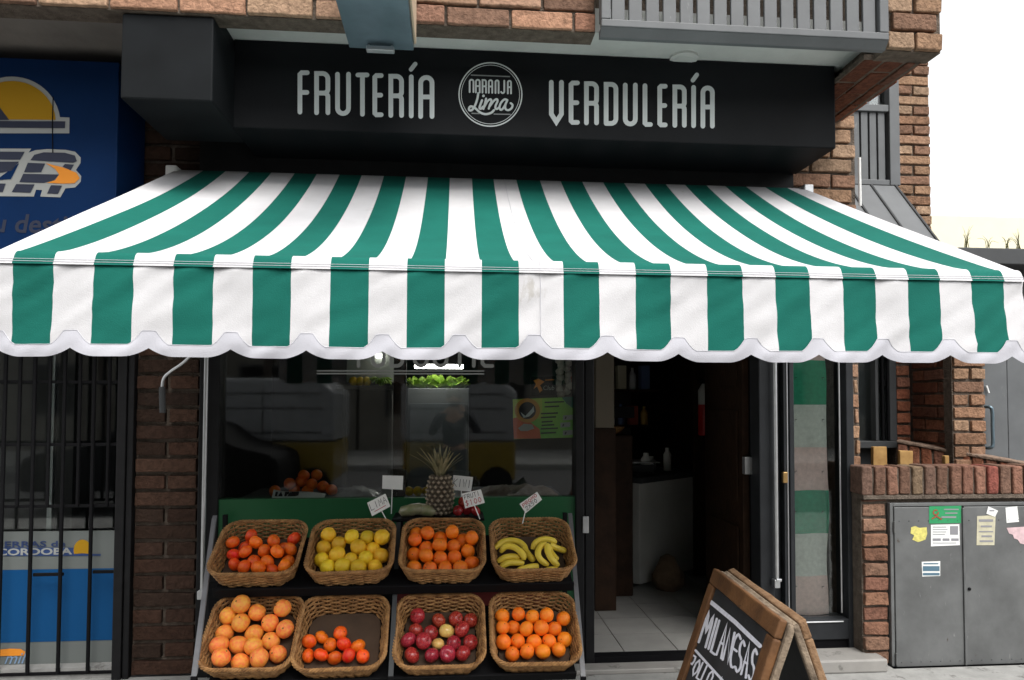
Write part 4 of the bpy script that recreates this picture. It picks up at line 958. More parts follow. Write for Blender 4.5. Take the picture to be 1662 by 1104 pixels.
# ---------------------------------------------------------------- fruit
def fruitmat(name, c1, c2, rough, c3=None, scale=2.2, pores=.25, pscale=220, rnd=.2, coat=0, contrast=(.35, .65), streak=False):
    m = mat(name, c1, rough, col2=c2, scale=scale, bump=pores, bscale=pscale, rnd=rnd, coat=coat, detail=3, contrast=contrast)
    m.node_tree.nodes['Principled BSDF'].inputs['Subsurface Weight'].default_value = 0
    return m
FM = {'mandarin': fruitmat('mandarin_skin', (.90, .085, .005), (.95, .17, .008), .4, rnd=.25), 'lemon': fruitmat('lemon_skin', (.92, .52, .012), (.94, .62, .03), .42, rnd=.28),
      'orange': fruitmat('orange_skin', (.95, .155, .004), (.97, .225, .007), .45, rnd=.12), 'grapefruit': fruitmat('grapefruit_skin', (.94, .19, .05), (.95, .42, .055), .45, scale=3.2, rnd=.18),
      'apple': fruitmat('apple_skin', (.26, .010, .018), (.55, .07, .045), .22, scale=7, pores=.0, rnd=.18, contrast=(.4, .72)), 'yapple': fruitmat('yellow_apple_skin', (.80, .58, .16), (.80, .44, .13), .25, scale=3, pores=0, rnd=.1),
      'orange2': fruitmat('paler_orange_skin', (.96, .19, .006), (.98, .27, .010), .48, rnd=.12)}
M['stem'] = mat('fruit_stem', (.10, .09, .03), .8)
def fruit_mesh(kind):
    b = MB(); r = 1; prof = []; N = 14
    for i in range(N + 1):
        a = math.pi * i / N; rr = math.sin(a); z = -math.cos(a)
        if kind == 'apple':
            rr *= 1.0 + .05 * math.cos(a); z = z * .9 + .26 * math.exp(-(rr / .30) ** 2) * (-1 if z > 0 else .55) + .04
        elif kind == 'mandarin': z = z * .84 - (.09 * math.exp(-(rr / .22) ** 2) * (1 if z > 0 else -1))
        elif kind == 'lemon': z = z * 1.05 + (.10 * math.exp(-(rr / .2) ** 2)) * (1 if z > 0 else -1)
        elif kind == 'grapefruit': z = z * .93 - .04 * math.exp(-(rr / .2) ** 2) * (1 if z > 0 else -1)
        else: z = z * .96 - .05 * math.exp(-(rr / .12) ** 2) * (1 if z > 0 else -1)
        prof.append((max(rr, .012), z))
    b.lathe(prof, 22)
    for v in b.v:
        k = 1 + .06 * noise.noise(v * 1.6 + Vector((3, 1, len(kind)))); v *= k
    if kind == 'apple': b.tube([(0, 0, .60), (.03, .01, .82), (.09, .02, 1.0)], .035, 5, mi=1)
    else: b.lathe([(.10, .9 if kind != 'mandarin' else .70), (.07, .96 if kind != 'mandarin' else .775), (.02, .97 if kind != 'mandarin' else .78)], 6, mi=1)
    return b
PROTO = {}
def fruit(kind, mk, c, r, label, cat, group, rot=None):
    key = (kind, mk)
    if key not in PROTO:
        o = fruit_mesh(kind).build(cat.replace(' ', '_'), [FM[mk], M['stem']], smooth=True); PROTO[key] = o
    else:
        o = PROTO[key].copy(); COL.objects.link(o)
    o.location = c; o.scale = (r * random.uniform(.93, 1.06), r * random.uniform(.93, 1.06), r * random.uniform(.95, 1.04)); q = rot or (random.uniform(-1.3, 1.3), random.uniform(-1.3, 1.3), random.uniform(0, 6.28)); o.rotation_euler = q
    tag(o, label, cat, group); return o
za1 = lambda x, y: (320 + x / 3.8875, 820 + y / 3.8875)
za2 = lambda x, y: (630 + x / 3.888, 820 + y / 3.888)
ROWS = {
 0: ('mandarin', 'mandarin', 'mandarin', 43, za1, [[(205, 245), (293, 252), (340, 200), (375, 260), (487, 258), (618, 222)], [(235, 307), (318, 318), (418, 312), (500, 328), (572, 288), (630, 297)], [(235, 368), (318, 392), (366, 352), (408, 398), (440, 362), (485, 392), (560, 388), (612, 362)]]),
 1: ('lemon', 'lemon', 'lemon', 47, za1, [[(828, 214), (977, 218), (1075, 217), (1183, 232)], [(797, 280), (893, 255), (1020, 277), (1120, 270)], [(760, 340), (880, 325), (973, 340), (1072, 332), (1175, 320)], [(818, 390), (917, 400), (1020, 400), (1122, 390)]]),
 2: ('orange', 'orange', 'orange', 46, za2, [[(187, 180), (245, 210), (322, 215), (415, 208), (495, 212), (550, 220)], [(137, 248), (232, 250), (322, 257), (415, 255), (505, 285)], [(130, 312), (230, 322), (322, 325), (417, 325), (540, 365)], [(163, 397), (263, 402), (360, 402), (457, 402)]]),
 4: ('grapefruit', 'grapefruit', 'grapefruit', 57, za1, [[(125, 715), (250, 700), (368, 700), (500, 712)], [(203, 782), (300, 775), (345, 792), (425, 775), (550, 812)], [(110, 872), (240, 872), (357, 880), (472, 836)], [(163, 965), (278, 980), (393, 978), (508, 938)]]),
 5: ('mandarin', 'mandarin', 'mandarin', 44, za1, [[(770, 845), (905, 818)], [(687, 870), (843, 880), (925, 885), (1012, 895)], [(708, 948), (787, 958), (868, 962), (948, 955), (1040, 950)]]),
 6: ('apple', 'apple', 'apple', 50, za2, [[(185, 715), (318, 730), (433, 722), (535, 725)], [(167, 797), (265, 812), (370, 803), (470, 800)], [(125, 868), (222, 882), (315, 876), (410, 872), (507, 866)], [(150, 925), (277, 942), (375, 945), (475, 930)]]),
 7: ('orange', 'orange2', 'orange', 46, za2, [[(697, 705), (812, 715), (905, 730), (995, 725), (1105, 730)], [(695, 782), (790, 760), (880, 785), (955, 797), (1042, 790)], [(705, 875), (820, 850), (920, 852), (1022, 840), (1118, 845)], [(778, 930), (877, 930), (972, 930), (1070, 915)]])}
WH = {0: 'upper-shelf basket beside the lemons', 1: 'upper-shelf lemon basket', 2: 'upper-shelf basket beside the bananas', 4: 'lower-shelf grapefruit basket', 5: 'half-empty lower-shelf basket', 6: 'lower-shelf apple basket', 7: 'lower-shelf basket beside the apples'}
ORD = ['first', 'second', 'third', 'fourth', 'fifth', 'sixth', 'seventh', 'eighth']
for bi, (kind, mk, cat, rz_, mp, rows) in ROWS.items():
    T = BASK[bi]; n = (T.to_3x3() @ Vector((0, 0, 1))).normalized(); items = []
    sc_ = 3.888
    nr = len(rows)
    for ri, row in enumerate(rows):
        for ci, (x, y) in enumerate(row):
            px, py = mp(x, y); q = CAMLOC.lerp(T.translation, 1)
            dist = abs(ray(px, py).dot((CR @ Vector((0, 0, -1)))))
            dep = (T.translation - CAMLOC).dot(CR @ Vector((0, 0, -1)))
            r = rz_ / sc_ / F * dep * random.uniform(.96, 1.04)
            if bi == 6 and (ri, ci) == (2, 2): r *= .78
            h = .012 + r * .95 + (.022 if (ri == 0 and bi not in (5, 6)) else .012 if ri == 1 and bi not in (5, 6) else 0)
            base = T.translation + n * h
            items.append([PP(px, py, base, n), r, ri, ci, len(row)])
    Ti = T.inverted()
    for it in range(40):                       # let touching fruit settle apart, inside the basket
        for a in range(len(items)):
            for c in range(a + 1, len(items)):
                d = items[c][0] - items[a][0]; L = d.length; m_ = (items[a][1] + items[c][1]) * .965
                if L < m_:
                    if L < 1e-5: d = n.copy(); L = 1
                    s = d / L * (m_ - L) * .5; hi = 1 if (items[c][0] - items[a][0]).dot(n) > 0 else -1
                    items[a][0] -= s + n * .002 * hi; items[c][0] += s + n * .002 * hi
        for q in items:
            l = Ti @ q[0]; l.z = max(l.z, .012 + q[1] * .9); lx = BW / 2 - .022 - q[1]; ly = BD / 2 - .020 - q[1]
            l.x = max(-lx, min(lx, l.x)); l.y = max(-ly, min(ly, l.y)); q[0] = T @ l
    for p, r, ri, ci, nc in items:
        rown = {0: 'back row', nr - 1: 'front row'}.get(ri, ('second row' if ri == 1 else 'third row'))
        k = nc - 1 - ci; m2 = mk; nm = cat
        lab = f"{dict(mandarin='red-orange mandarin', lemon='yellow lemon', orange='ripe orange', grapefruit='pink-yellow grapefruit', apple='glossy red apple')[cat]}, {ORD[k]} from the door end, {rown}, {WH[bi]}"
        if bi == 6 and (ri, ci) in ((1, 2), (2, 2)):
            m2 = 'yapple'; lab = 'larger pale yellow apple among the red apples in the lower-shelf basket' if ri == 1 else 'small pale yellow apple among the red apples in the lower-shelf basket'
        fruit(kind, m2, p, r, lab, cat, f'{cat}s in the {WH[bi]}')
# bananas
M['banana'] = mat('banana_skin', (.80, .57, .045), .45, col2=(.86, .66, .08), scale=5, bump=.1, bscale=60); 
M['bananatip'] = mat('banana_tip', (.09, .07, .02), .8)
TB = BASK[3]; nB = (TB.to_3x3() @ Vector((0, 0, 1))).normalized()
def banana(name, pts, hs_, parent=None, r=.0195):
    L = [PP(*za2(x, y), TB.translation + nB * (.012 + h), nB) for (x, y), h in zip(pts, hs_)]
    q = smooth_line(L, 5); N = len(q); rs = []
    for i in range(N):
        t = i / (N - 1); rs.append(r * (min(1, .28 + (t / .14) ** .8 * .72) if t < .14 else min(1, .25 + ((1 - t) / .16) ** .7 * .75) if t > .84 else 1))
    b = MB(); b.tube(q, rs, 6)
    for i in range(len(b.m)):
        ring = i // 6
        if ring >= N - 2 or ring < 1: b.m[i] = 1
    o = b.build(name, [M['banana'], M['bananatip']], parent, at=None if parent else q[N // 2], smooth=True)
    md = o.modifiers.new('soft', 'SUBSURF'); md.levels = md.render_levels = 1
    return o
bl = thing('banana_bunch', 'bunch of ripe bananas lying curved side by side, next to the orange basket', 'bananas', PP(*za2(780, 300), TB.translation + nB * .05, nB), 'banana bunches in the wicker basket')
for pts, h in (([(880, 300), (845, 245), (785, 224), (715, 236), (668, 285)], (.05, .055, .06, .055, .04)), ([(858, 352), (848, 310), (800, 268), (740, 262), (703, 305)], (.05, .075, .085, .08, .05)), ([(925, 352), (900, 330), (868, 290), (840, 270)], (.035, .05, .05, .05)),
               ([(835, 340), (800, 326), (740, 330), (682, 362)], (.04, .05, .05, .03)), ([(862, 366), (810, 362), (750, 368), (700, 396)], (.03, .042, .04, .024))): banana('banana', pts, h, bl)
br = thing('banana_bunch', 'bunch of ripe bananas spreading from one dark stem, at the door end of the basket', 'bananas', PP(*za2(1010, 300), TB.translation + nB * .05, nB), 'banana bunches in the wicker basket')
for pts, h in (([(1065, 242), (1030, 222), (980, 216), (930, 238), (908, 290)], (.06, .075, .08, .07, .045)), ([(1008, 238), (960, 262), (945, 310), (970, 352), (1020, 382)], (.09, .085, .08, .06, .04)), ([(1008, 240), (1006, 290), (1035, 345), (1082, 388)], (.095, .085, .07, .04)), ([(1012, 246), (1055, 268), (1090, 280), (1128, 292)], (.08, .06, .05, .04)), ([(1010, 242), (1022, 290), (1050, 330), (1075, 350)], (.08, .06, .05, .04))): banana('banana', pts, h, br)
o = banana('banana', [(955, 385), (910, 388), (860, 400), (805, 418)], (.03, .032, .03, .026)); tag(o, 'single banana lying along the front edge of the basket under the first bunch', 'banana')
o = banana('banana', [(1105, 428), (1060, 410), (1020, 408), (985, 418)], (.025, .03, .03, .028)); tag(o, 'single banana lying along the front edge of the basket under the stemmed bunch', 'banana')
# ---------------------------------------------------------------- price cards
def card(pts, Y, stick, strokes, label, blank=False, colr='ink'):
    vs = [P(300 + x / 2.518, 560 + y / 2.518, Y=Y) for x, y in pts]
    t = thing('price_card', label, 'price card', P(300 + stick[1][0] / 2.518, 560 + stick[1][1] / 2.518, Y=Y), 'price cards above the fruit')
    b = MB(); b.prism(vs, (0, .002, 0)); b.build('card', M['paper'], t)
    b = MB(); b.tube([P(300 + x / 2.518, 560 + y / 2.518, Y=Y + .005) for x, y in stick], .0028, 6); b.build('stick', M['paper'], t)
    o_ = Vector((pts[3][0], pts[3][1])); u = (Vector(pts[2]) - o_); v = (Vector(pts[0]) - o_)
    for colk, sts in strokes:
        b = MB()
        for st in sts: ribbon(b, [(o_ + u * x + v * y) for x, y in st], 1.9 if colk == 'ink' else 2.2, lambda x, y, k: P(300 + x / 2.518, 560 + y / 2.518, Y=Y - .001 - k))
        if sts: b.build('writing', M[colk], t)
def hand(txt, x, y, w, h):
    G = {'L': [[(0, 1), (0, 0), (1, 0)]], 'I': [[(.5, 1), (.5, 0)]], 'M': [[(0, 0), (.1, 1), (.5, .4), (.9, 1), (1, 0)]], 'A': [[(0, 0), (.5, 1), (1, 0)], [(.2, .4), (.8, .4)]], 'K': [[(0, 1), (0, 0)], [(1, 1), (0, .5), (1, 0)]], 'W': [[(0, 1), (.25, 0), (.5, .7), (.75, 0), (1, 1)]],
         'F': [[(1, 1), (0, 1), (0, 0)], [(0, .5), (.7, .5)]], 'R': [[(0, 0), (0, 1), (.8, 1), (.9, .7), (.7, .5), (0, .5)], [(.4, .5), (1, 0)]], 'U': [[(0, 1), (.1, .1), (.5, 0), (.9, .1), (1, 1)]], 'T': [[(0, 1), (1, 1)], [(.5, 1), (.5, 0)]], 'S': [[(1, .9), (.5, 1), (.1, .8), (.3, .55), (.8, .45), (1, .2), (.5, 0), (0, .1)]],
         '$': [[(1, .85), (.5, 1), (.1, .75), (.9, .35), (.5, .05), (0, .2)], [(.5, 1.15), (.5, -.1)]], '1': [[(.2, .8), (.5, 1), (.5, 0)]], '0': [[(.5, 1), (.1, .7), (.1, .3), (.5, 0), (.9, .3), (.9, .7), (.5, 1)]], '2': [[(0, .8), (.5, 1), (.9, .75), (0, 0), (1, 0)]], '5': [[(1, 1), (.1, 1), (.1, .6), (.7, .6), (.9, .3), (.5, 0), (0, .1)]],
         'X': [[(0, 0), (1, 1)], [(0, 1), (1, 0)]], 'O': [[(.5, 1), (.05, .7), (.05, .3), (.5, 0), (.95, .3), (.95, .7), (.5, 1)]], 'P': [[(0, 0), (0, 1), (.8, 1), (.9, .75), (.7, .5), (0, .5)]], 'N': [[(0, 0), (0, 1), (1, 0), (1, 1)]], 'E': [[(1, .95), (.4, 1), (.15, .8), (.55, .55), (.1, .3), (.3, 0), (1, .1)]], 'D': [[(0, 0), (0, 1), (.7, .9), (1, .5), (.7, .1), (0, 0)]], 'Y': [[(0, 1), (.5, .5)], [(1, 1), (.3, 0)]], '-': [[(.1, .5), (.9, .5)]], ' ': []}
    out = []; cw = w / len(txt)
    for i, ch in enumerate(txt):
        for st in G[ch]: out.append([(x + cw * (i + .12 + p[0] * .72), y + h * p[1]) for p in st])
    return out
card([(745, 645), (820, 608), (840, 660), (765, 700)], -.33, [(805, 680), (832, 730)], [('ink', hand('LIMA', .04, .38, .92, .44)), ('redink', [[(.2, .2), (.8, .22)]])], 'tilted white price card lettered LIMA above the lemon basket')
card([(808, 533), (893, 535), (890, 592), (806, 588)], -.16, [(848, 575), (844, 690)], [], 'blank pale card standing behind the lemon basket')
card([(1098, 532), (1178, 540), (1170, 600), (1090, 592)], -.14, [(1130, 590), (1130, 690)], [('ink', hand('KIWI', .03, .25, .94, .52))], 'white price card lettered KIWI beside the pineapple')
card([(1132, 608), (1210, 590), (1226, 645), (1146, 668)], -.33, [(1183, 655), (1206, 712)], [('ink', hand('FRUTI', .06, .58, .8, .28)), ('redink', hand('$100', .04, .12, .86, .34))], 'white price card with red figures above the orange basket')
card([(1368, 650), (1440, 600), (1460, 632), (1393, 688)], -.35, [(1395, 665), (1380, 730)], [('redink', hand('PROMO', .06, .52, .86, .3)), ('ink', hand('2X50', .1, .12, .7, .34))], 'strongly tilted price card with red writing above the bananas')
# ---------------------------------------------------------------- pineapple and neighbours on the third shelf
M['pine'] = mat('pineapple_skin', (1, 1, 1), .7, tint=True, var=.25, scale=60, bump=.3, bscale=120)
M['pleaf'] = mat('pineapple_leaf', (.13, .13, .06), .55, col2=(.34, .29, .17), scale=16)
yp_ = -.17
pc = P(714, 838, Y=yp_); ht = P(714, 775, Y=yp_).z - pc.z
pa = thing('pineapple', 'grey-brown pineapple with a spiky crown standing among the price cards', 'pineapple', (pc.x, yp_, zs3))
b = MB(); nz_ = 9; na = 13; rr0 = .068
for i in range(nz_):
    for k in range(na):
        t = (i + .5) / nz_; a = 2 * math.pi * (k + (i % 2) * .5) / na; rad = rr0 * (math.sin(math.pi * (.17 + .70 * t)) ** .55)
        c_ = Vector((pc.x + math.cos(a) * rad * .93, yp_ + math.sin(a) * rad * .93, zs3 + .008 + ht * t)); s_ = .019
        rot = Matrix.Translation(c_) @ Matrix.Rotation(a, 4, 'Z'); k_ = random.uniform(.8, 1.2)
        vs = [rot @ Vector(v) for v in ((0, s_, 0), (0, 0, s_ * .95), (0, -s_, 0), (0, 0, -s_ * .95), (.012, s_ * .55, 0), (.012, 0, s_ * .5), (.012, -s_ * .55, 0), (.012, 0, -s_ * .5), (.022, 0, .004))]
        b.add(vs, [(0, 1, 5, 4), (1, 2, 6, 5), (2, 3, 7, 6), (3, 0, 4, 7)], 0, tuple(c * k_ for c in (.13, .10, .07)))
        b.add(vs, [(4, 5, 8), (5, 6, 8), (6, 7, 8), (7, 4, 8)], 0, tuple(c * k_ for c in (.40, .33, .24)))
b.lathe([(.03, zs3 + .001), (.052, zs3 + .02), (.060, zs3 + ht * .5), (.045, zs3 + ht * .93), (.02, zs3 + ht)], 14, 0, Matrix.Translation((pc.x, yp_, 0)))
for i in range(len(b.t)):
    if b.t[i] == (1, 1, 1): b.t[i] = (.10, .08, .05)
b.build('fruit_body', M['pine'], pa)
b = MB()
for k in range(30):
    a = k * 2.4; f = k / 30; L_ = .205 - .10 * f if k > 6 else .21; L_ = random.uniform(.75, 1) * (.10 + .11 * (1 - abs(f - .35) * 1.3)); lean_ = .25 + .75 * (1 - f) * random.uniform(.6, 1.1)
    if f > .6: lean_ *= .5; L_ *= 1.15
    d_ = Vector((math.cos(a), math.sin(a), 0)); base = Vector((pc.x, yp_, zs3 + ht * .97)) + d_ * .012; side = Vector((-d_.y, d_.x, 0)); prev = None
    for s in range(6):
        t = s / 5; c_ = base + Vector((0, 0, 1)) * L_ * (t * (1 - .25 * lean_ * t)) + d_ * L_ * lean_ * .95 * t * t ** .3; wd = .014 * (1 - t) ** .7 + .0008
        i0 = len(b.v); b.v += [c_ - side * wd + d_ * .003, c_ - d_ * .0, c_ + side * wd + d_ * .003]
        if prev is not None:
            for q in (0, 1): b.f.append([prev + q, prev + q + 1, i0 + q + 1, i0 + q]); b.m.append(0); b.t.append((1, 1, 1))
        prev = i0
b.build('leaf_crown', M['pleaf'], pa)
c_ = P(678, 832, Y=-.2)
b = MB(); 
for i in range(3): b.lathe([(.004, -.07), (.028, -.055), (.034, 0), (.03, .05), (.012, .075)], 12, 0, Matrix.Translation((c_.x + (i - 1) * .035, -.19 + (i % 2) * .02, zs3 + .034)) @ Matrix.Rotation(R(80 + i * 8), 4, 'Y') @ Matrix.Rotation(R(i * 15), 4, 'X'))
o = b.build('wrapped_marrow', mat('pale_green_skin', (.16, .19, .07), .35, col2=(.38, .33, .22), scale=20, coat=.4), at=(c_.x, -.19, zs3), smooth=True); tag(o, 'plastic-wrapped pale green vegetables lying beside the pineapple', 'vegetables')
c_ = P(752, 833, Y=-.2)
for i, (dx, dz) in enumerate(((-.03, .03), (.02, .032), (.065, .028), (.0, .075), (.045, .07))):
    fruit('apple', 'apple', (c_.x + dx, -.2 + .02 * (i % 2), zs3 + dz + .0), .030, f'small red apple behind the orange basket, {ORD[i]} from the pineapple' if i < 3 else f'small red apple on top of the heap behind the oranges, {ORD[i - 3]} from the pineapple', 'apple', 'small apples on the third shelf')
# ---------------------------------------------------------------- behind the window
zsh = za - .03
dc = thing('window_counter', 'dark display counter just behind the shop window', 'counter', (-.3, .4, .0))
b = MB(); b.bbox(gx0 + .03, gx1 - .03, .12, .75, zsh - .04, zsh, .004); b.build('counter_top', M['greyd'], dc)
b = MB(); b.box(gx0 + .05, gx1 - .05, .14, .72, .0, zsh - .041); b.build('counter_body', M['black'], dc)
yo = .32
pts = [(470, 785), (489, 781), (506, 786), (524, 790), (446, 797), (478, 796), (499, 797), (538, 797), (493, 772), (514, 771)]
for i, (px, py) in enumerate(pts):
    c = P(px, py, Y=yo + (.0, .05, -.02, .04)[i % 4] + (.05 if py < 780 else 0)); c.z = max(c.z, zsh + .033)
    k = ('heaped on top of the pile' if py < 780 else 'in the pile')
    fruit('orange', 'orange', c, .036, f'orange {k} behind the shop glass, {["first", "second", "third", "fourth", "fifth", "sixth", "seventh", "eighth", "ninth", "tenth"][i]} in it', 'orange', 'oranges heaped on the window counter')
c0 = P(441, 790, Y=.2); c1 = P(526, 806, Y=.2)
b = MB()
for i in range(13):
    for j in range(5):
        f = i / 12; g = j / 4; b.v.append(Vector((c0.x + (c1.x - c0.x) * f, .2 + .05 * g + .006 * math.sin(f * 9), max(zsh + .002, zsh + .003 + (.048 * (1 - f * .55)) * (g if True else 0) * (1 - .15 * math.sin(f * 7)) ))))
for i in range(12):
    for j in range(4): b.f.append([i * 5 + j, (i + 1) * 5 + j, (i + 1) * 5 + j + 1, i * 5 + j + 1]); b.m.append(0); b.t.append((1, 1, 1))
pk = thing('paper_bag', 'crumpled white paper bag with dark lettering lying in front of the oranges', 'paper bag', (c0.x, .2, zsh))
pb_ = b.build('paper', M['paper'], pk, smooth=True); md = pb_.modifiers.new('t', 'SOLIDIFY'); md.thickness = .002
b = MB()
for st in hand('LA VIRU'.replace('V', 'U').replace('UIRU', 'PARU'), 0, 0, 1, 1): ribbon(b, st, .11, lambda x, y, k: Vector((c0.x + .02 + x * .13, .2 + .05 * (.35 + .4 * y) - .004 - k * .5, zsh + .016 + .022 * y)))
b.build('lettering', M['ink'], pk)
M['film'] = mat('plastic_film', (.30, .31, .32), .25, spec=.6, col2=(.16, .17, .17), scale=9, bump=.9, bscale=18)
b = MB(); x0, x1 = PX(545, .3), PX(622, .3)
for i in range(15):
    for j in range(8):
        f, g = i / 14, j / 7; h = .075 * math.sin(math.pi * f) ** .7 * math.sin(math.pi * g) ** .6 * (1 - .45 * f) + .018 * noise.noise(Vector((f * 6, g * 5, 2)))
        b.v.append(Vector((x0 + (x1 - x0) * f, .2 + .22 * g, zsh + .002 + max(0, h))))
for i in range(14):
    for j in range(7): b.f.append([i * 8 + j, (i + 1) * 8 + j, (i + 1) * 8 + j + 1, i * 8 + j + 1]); b.m.append(0); b.t.append((1, 1, 1))
o = b.build('plastic_bag', M['film'], at=((x0 + x1) / 2, .3, zsh), smooth=True); tag(o, 'crumpled clear plastic bag lying beside the heap of oranges', 'plastic bag')
for i, px in enumerate((650, 664, 678, 692)):
    c = P(px, 802, Y=.3); c.z = zsh + .028
    o = fruit('lemon', 'lemon', c, .030, f'yellowish fruit lying on the window counter near the pineapple, {ORD[i]} from the mullion', 'lemon', 'yellowish fruit on the window counter')
b = MB(); x0, x1 = PX(772, .3), PX(905, .3)
for i in range(19):
    for j in range(8):
        f, g = i / 18, j / 7; h = .06 * math.sin(math.pi * f) ** .4 * math.sin(math.pi * g) ** .6 + .02 * noise.noise(Vector((f * 9, g * 5, 7)))
        b.v.append(Vector((x0 + (x1 - x0) * f, .2 + .24 * g, zsh + .002 + max(0, h))))
for i in range(18):
    for j in range(7): b.f.append([i * 8 + j, (i + 1) * 8 + j, (i + 1) * 8 + j + 1, i * 8 + j + 1]); b.m.append(0); b.t.append((1, 1, 1))
o = b.build('vegetable_sack', mat('sack_brown', (.12, .075, .05), .6, col2=(.24, .19, .15), scale=14, bump=.8, bscale=25), at=((x0 + x1) / 2, .3, zsh), smooth=True); tag(o, 'long low brown sack of vegetables behind the glass under the poster', 'sack')
# poster, small sign, garlic
ypo = .05
G2 = lambda x, y, l=0: P(300 + x / 2.518, 560 + y / 2.518, Y=ypo - l)
po2 = thing('poster', 'green and orange poster of vegetables with price slots behind the shop glass', 'poster', G2(1460, 380))
b = MB(); b.prism([G2(1340, 222), G2(1588, 212), G2(1594, 378), G2(1345, 385)], (0, .002, 0)); b.build('sheet', mat('poster_green', (.10, .42, .06), .5, col2=(.30, .52, .05), scale=4), po2)
b = MB()
def pg(pts, l, mi): b.add([G2(x, y, l) for x, y in pts], [tuple(range(len(pts)))], mi)
pg([(1341, 300), (1380, 290), (1450, 345), (1455, 382), (1345, 384)], .0008, 0)
pg([(1341, 224), (1460, 219), (1462, 300), (1341, 305)], .0007, 6)
pg(arc(1400, 268, 52, 50, 0, 345, 23), .0014, 1); pg(arc(1400, 268, 35, 35, 0, 345, 23), .002, 2)
pg([(1372, 275), (1392, 290), (1418, 262), (1425, 250), (1428, 272), (1408, 292), (1385, 298)], .0026, 3)
pg([(1362, 340), (1385, 322), (1420, 325), (1428, 342), (1400, 352), (1372, 352)], .002, 4)
pg([(1540, 214), (1588, 212), (1590, 262), (1560, 240)], .0009, 5)
for (xa, ya, wd) in ((1470, 232, 80), (1470, 250, 60), (1455, 278, 70), (1455, 294, 62), (1458, 312, 45), (1458, 326, 52), (1455, 340, 70), (1455, 358, 62)):
    pg([(xa, ya), (xa + wd, ya - 3), (xa + wd, ya + 3), (xa, ya + 6)], .0012, 2)
for (xa, ya) in ((1545, 288), (1535, 318), (1545, 350)):
    pg([(xa, ya), (xa + 40, ya - 3), (xa + 40, ya + 17), (xa, ya + 20)], .0012, 4); pg([(xa + 10, ya + 5), (xa + 16, ya + 5), (xa + 12, ya + 15), (xa + 7, ya + 15)], .002, 2)
b.build('print', [mat('poster_red', (.55, .10, .03), .5), mat('poster_orange', (.50, .22, .02), .5), M['ink'], mat('poster_pale', (.5, .55, .55), .5), M['signwhite'], mat('poster_teal', (.01, .14, .10), .5), mat('poster_lime', (.42, .50, .06), .5)], po2)
cs = thing('club_sign', 'small dark sign with an orange mark and white lettering above the vegetable poster', 'sign', G2(1470, 205))
b = MB(); b.prism([G2(1415, 130), G2(1515, 128), G2(1517, 205), G2(1417, 207)], (0, .002, 0)); b.build('panel', M['black'], cs)
b = MB(); pg([(1425, 145), (1445, 138), (1470, 150), (1452, 165), (1462, 185), (1450, 195), (1440, 170), (1425, 180), (1435, 160)], .001, 0)
pg([(1472, 142), (1510, 140), (1510, 144), (1472, 146)], .001, 0)
text_on(b, 'Club', G2(1465, 184), XA, ZA, (G2(0, 165) - G2(0, 184)).z, (G2(1510, 0) - G2(1465, 0)).x, 0, .2, 1, .001); b.build('print', [M['orange_p'], M['signwhite']], cs)
gb = thing('garlic_braid', 'hanging braid of pale garlic bulbs behind the shop glass next to the door', 'garlic', G2(1550, 60))
b = MB(); M['garlic'] = mat('garlic_skin', (.52, .48, .42), .6, col2=(.33, .27, .24), scale=14)
for i in range(15):
    y = 40 + i * 11.5; x = 1550 + (16 if i % 2 else -16) + random.uniform(-11, 11); c = G2(x, y, -.04 - (.03 if i % 2 else 0))
    b.lathe([(.002, -.024), (.018, -.018), (.027, -.002), (.02, .014), (.006, .026), (.004, .05)], 10, 0, Matrix.Translation(c) @ Matrix.Rotation(random.uniform(-.6, .6), 4, 'Y') @ Matrix.Rotation(random.uniform(-.5, .5), 4, 'X'))
b.build('bulbs', M['garlic'], gb, smooth=True)
b = MB(); b.tube([G2(1550, 215, -.06), G2(1550, -120, -.06)], .006, 6); b.build('cord', M['card'], gb)
# lettering stuck on the glass
b = MB(); yd_ = .016
dl = thing('window_lettering', 'grey letters over a double line stuck on the shop window glass', 'lettering', P(650, 606, Y=yd_))
for (xa, ya, xb, yb2) in ((515, 602, 785, 602.4), (515, 606.5, 785, 607)): ribbon(b, [(xa, ya), (xb, yb2)], 2.2, lambda x, y, k: P(x, y, Y=yd_ - k), mi=0)
x = 568
for ch, wd in (('T', 28), ('O', 24), ('D', 24), ('O', 0), ('O', 26), ('U', 26), ('T', 24), ('I', 10), ('L', 22)):
    if wd == 0: x += 8; continue
    for st in glyph(ch, x, x + wd, 545, 597, 6): ribbon(b, st, 6, lambda x_, y_, k: P(x_, y_, Y=yd_ - .001 - k))
    x += wd + 6
b.build('letters', mat('decal_grey', (.30, .31, .30), .5), dl)

# ---------------------------------------------------------------- deeper in the shop
ym_ = 1.7
lp_ = P(712, 631, Y=ym_)
vs = thing('vegetable_case', 'white vegetable case with a lit top shelf inside the shop, under the lettuce', 'display case', (lp_.x, ym_, 0))
cx0, cx1 = PX(664, ym_), PX(760, ym_); zt = lp_.z
b = MB(); b.bbox(cx0, cx1, ym_ - .25, ym_ + .3, .02, zt - .0, .006); b.build('case_body', mat('case_grey', (.11, .115, .115), .5), vs)
b = MB(); b.bbox(cx0 + .02, cx1 - .02, ym_ - .26, ym_ - .2505, .9, zt - .12, .003); b.build('front_panel', mat('case_front', (.085, .095, .10), .3, var=.2, scale=3), vs)
lt = thing('fluorescent_lamp', 'lit white fluorescent lamp above the lettuce inside the shop', 'lamp', P(712, 594, Y=ym_))
yl_ = ym_ - .32; l0, l1 = P(673, 598, Y=yl_), P(752, 592, Y=yl_)
b = MB(); b.bbox(l0.x, l1.x, yl_ - .02, yl_ + .02, l0.z, l1.z, .006); b.build('tube', emis('lamp_light', (1, .97, .9), 13), lt)
M['lettuce'] = mat('lettuce_leaf', (.16, .32, .03), .5, col2=(.34, .48, .07), scale=14)
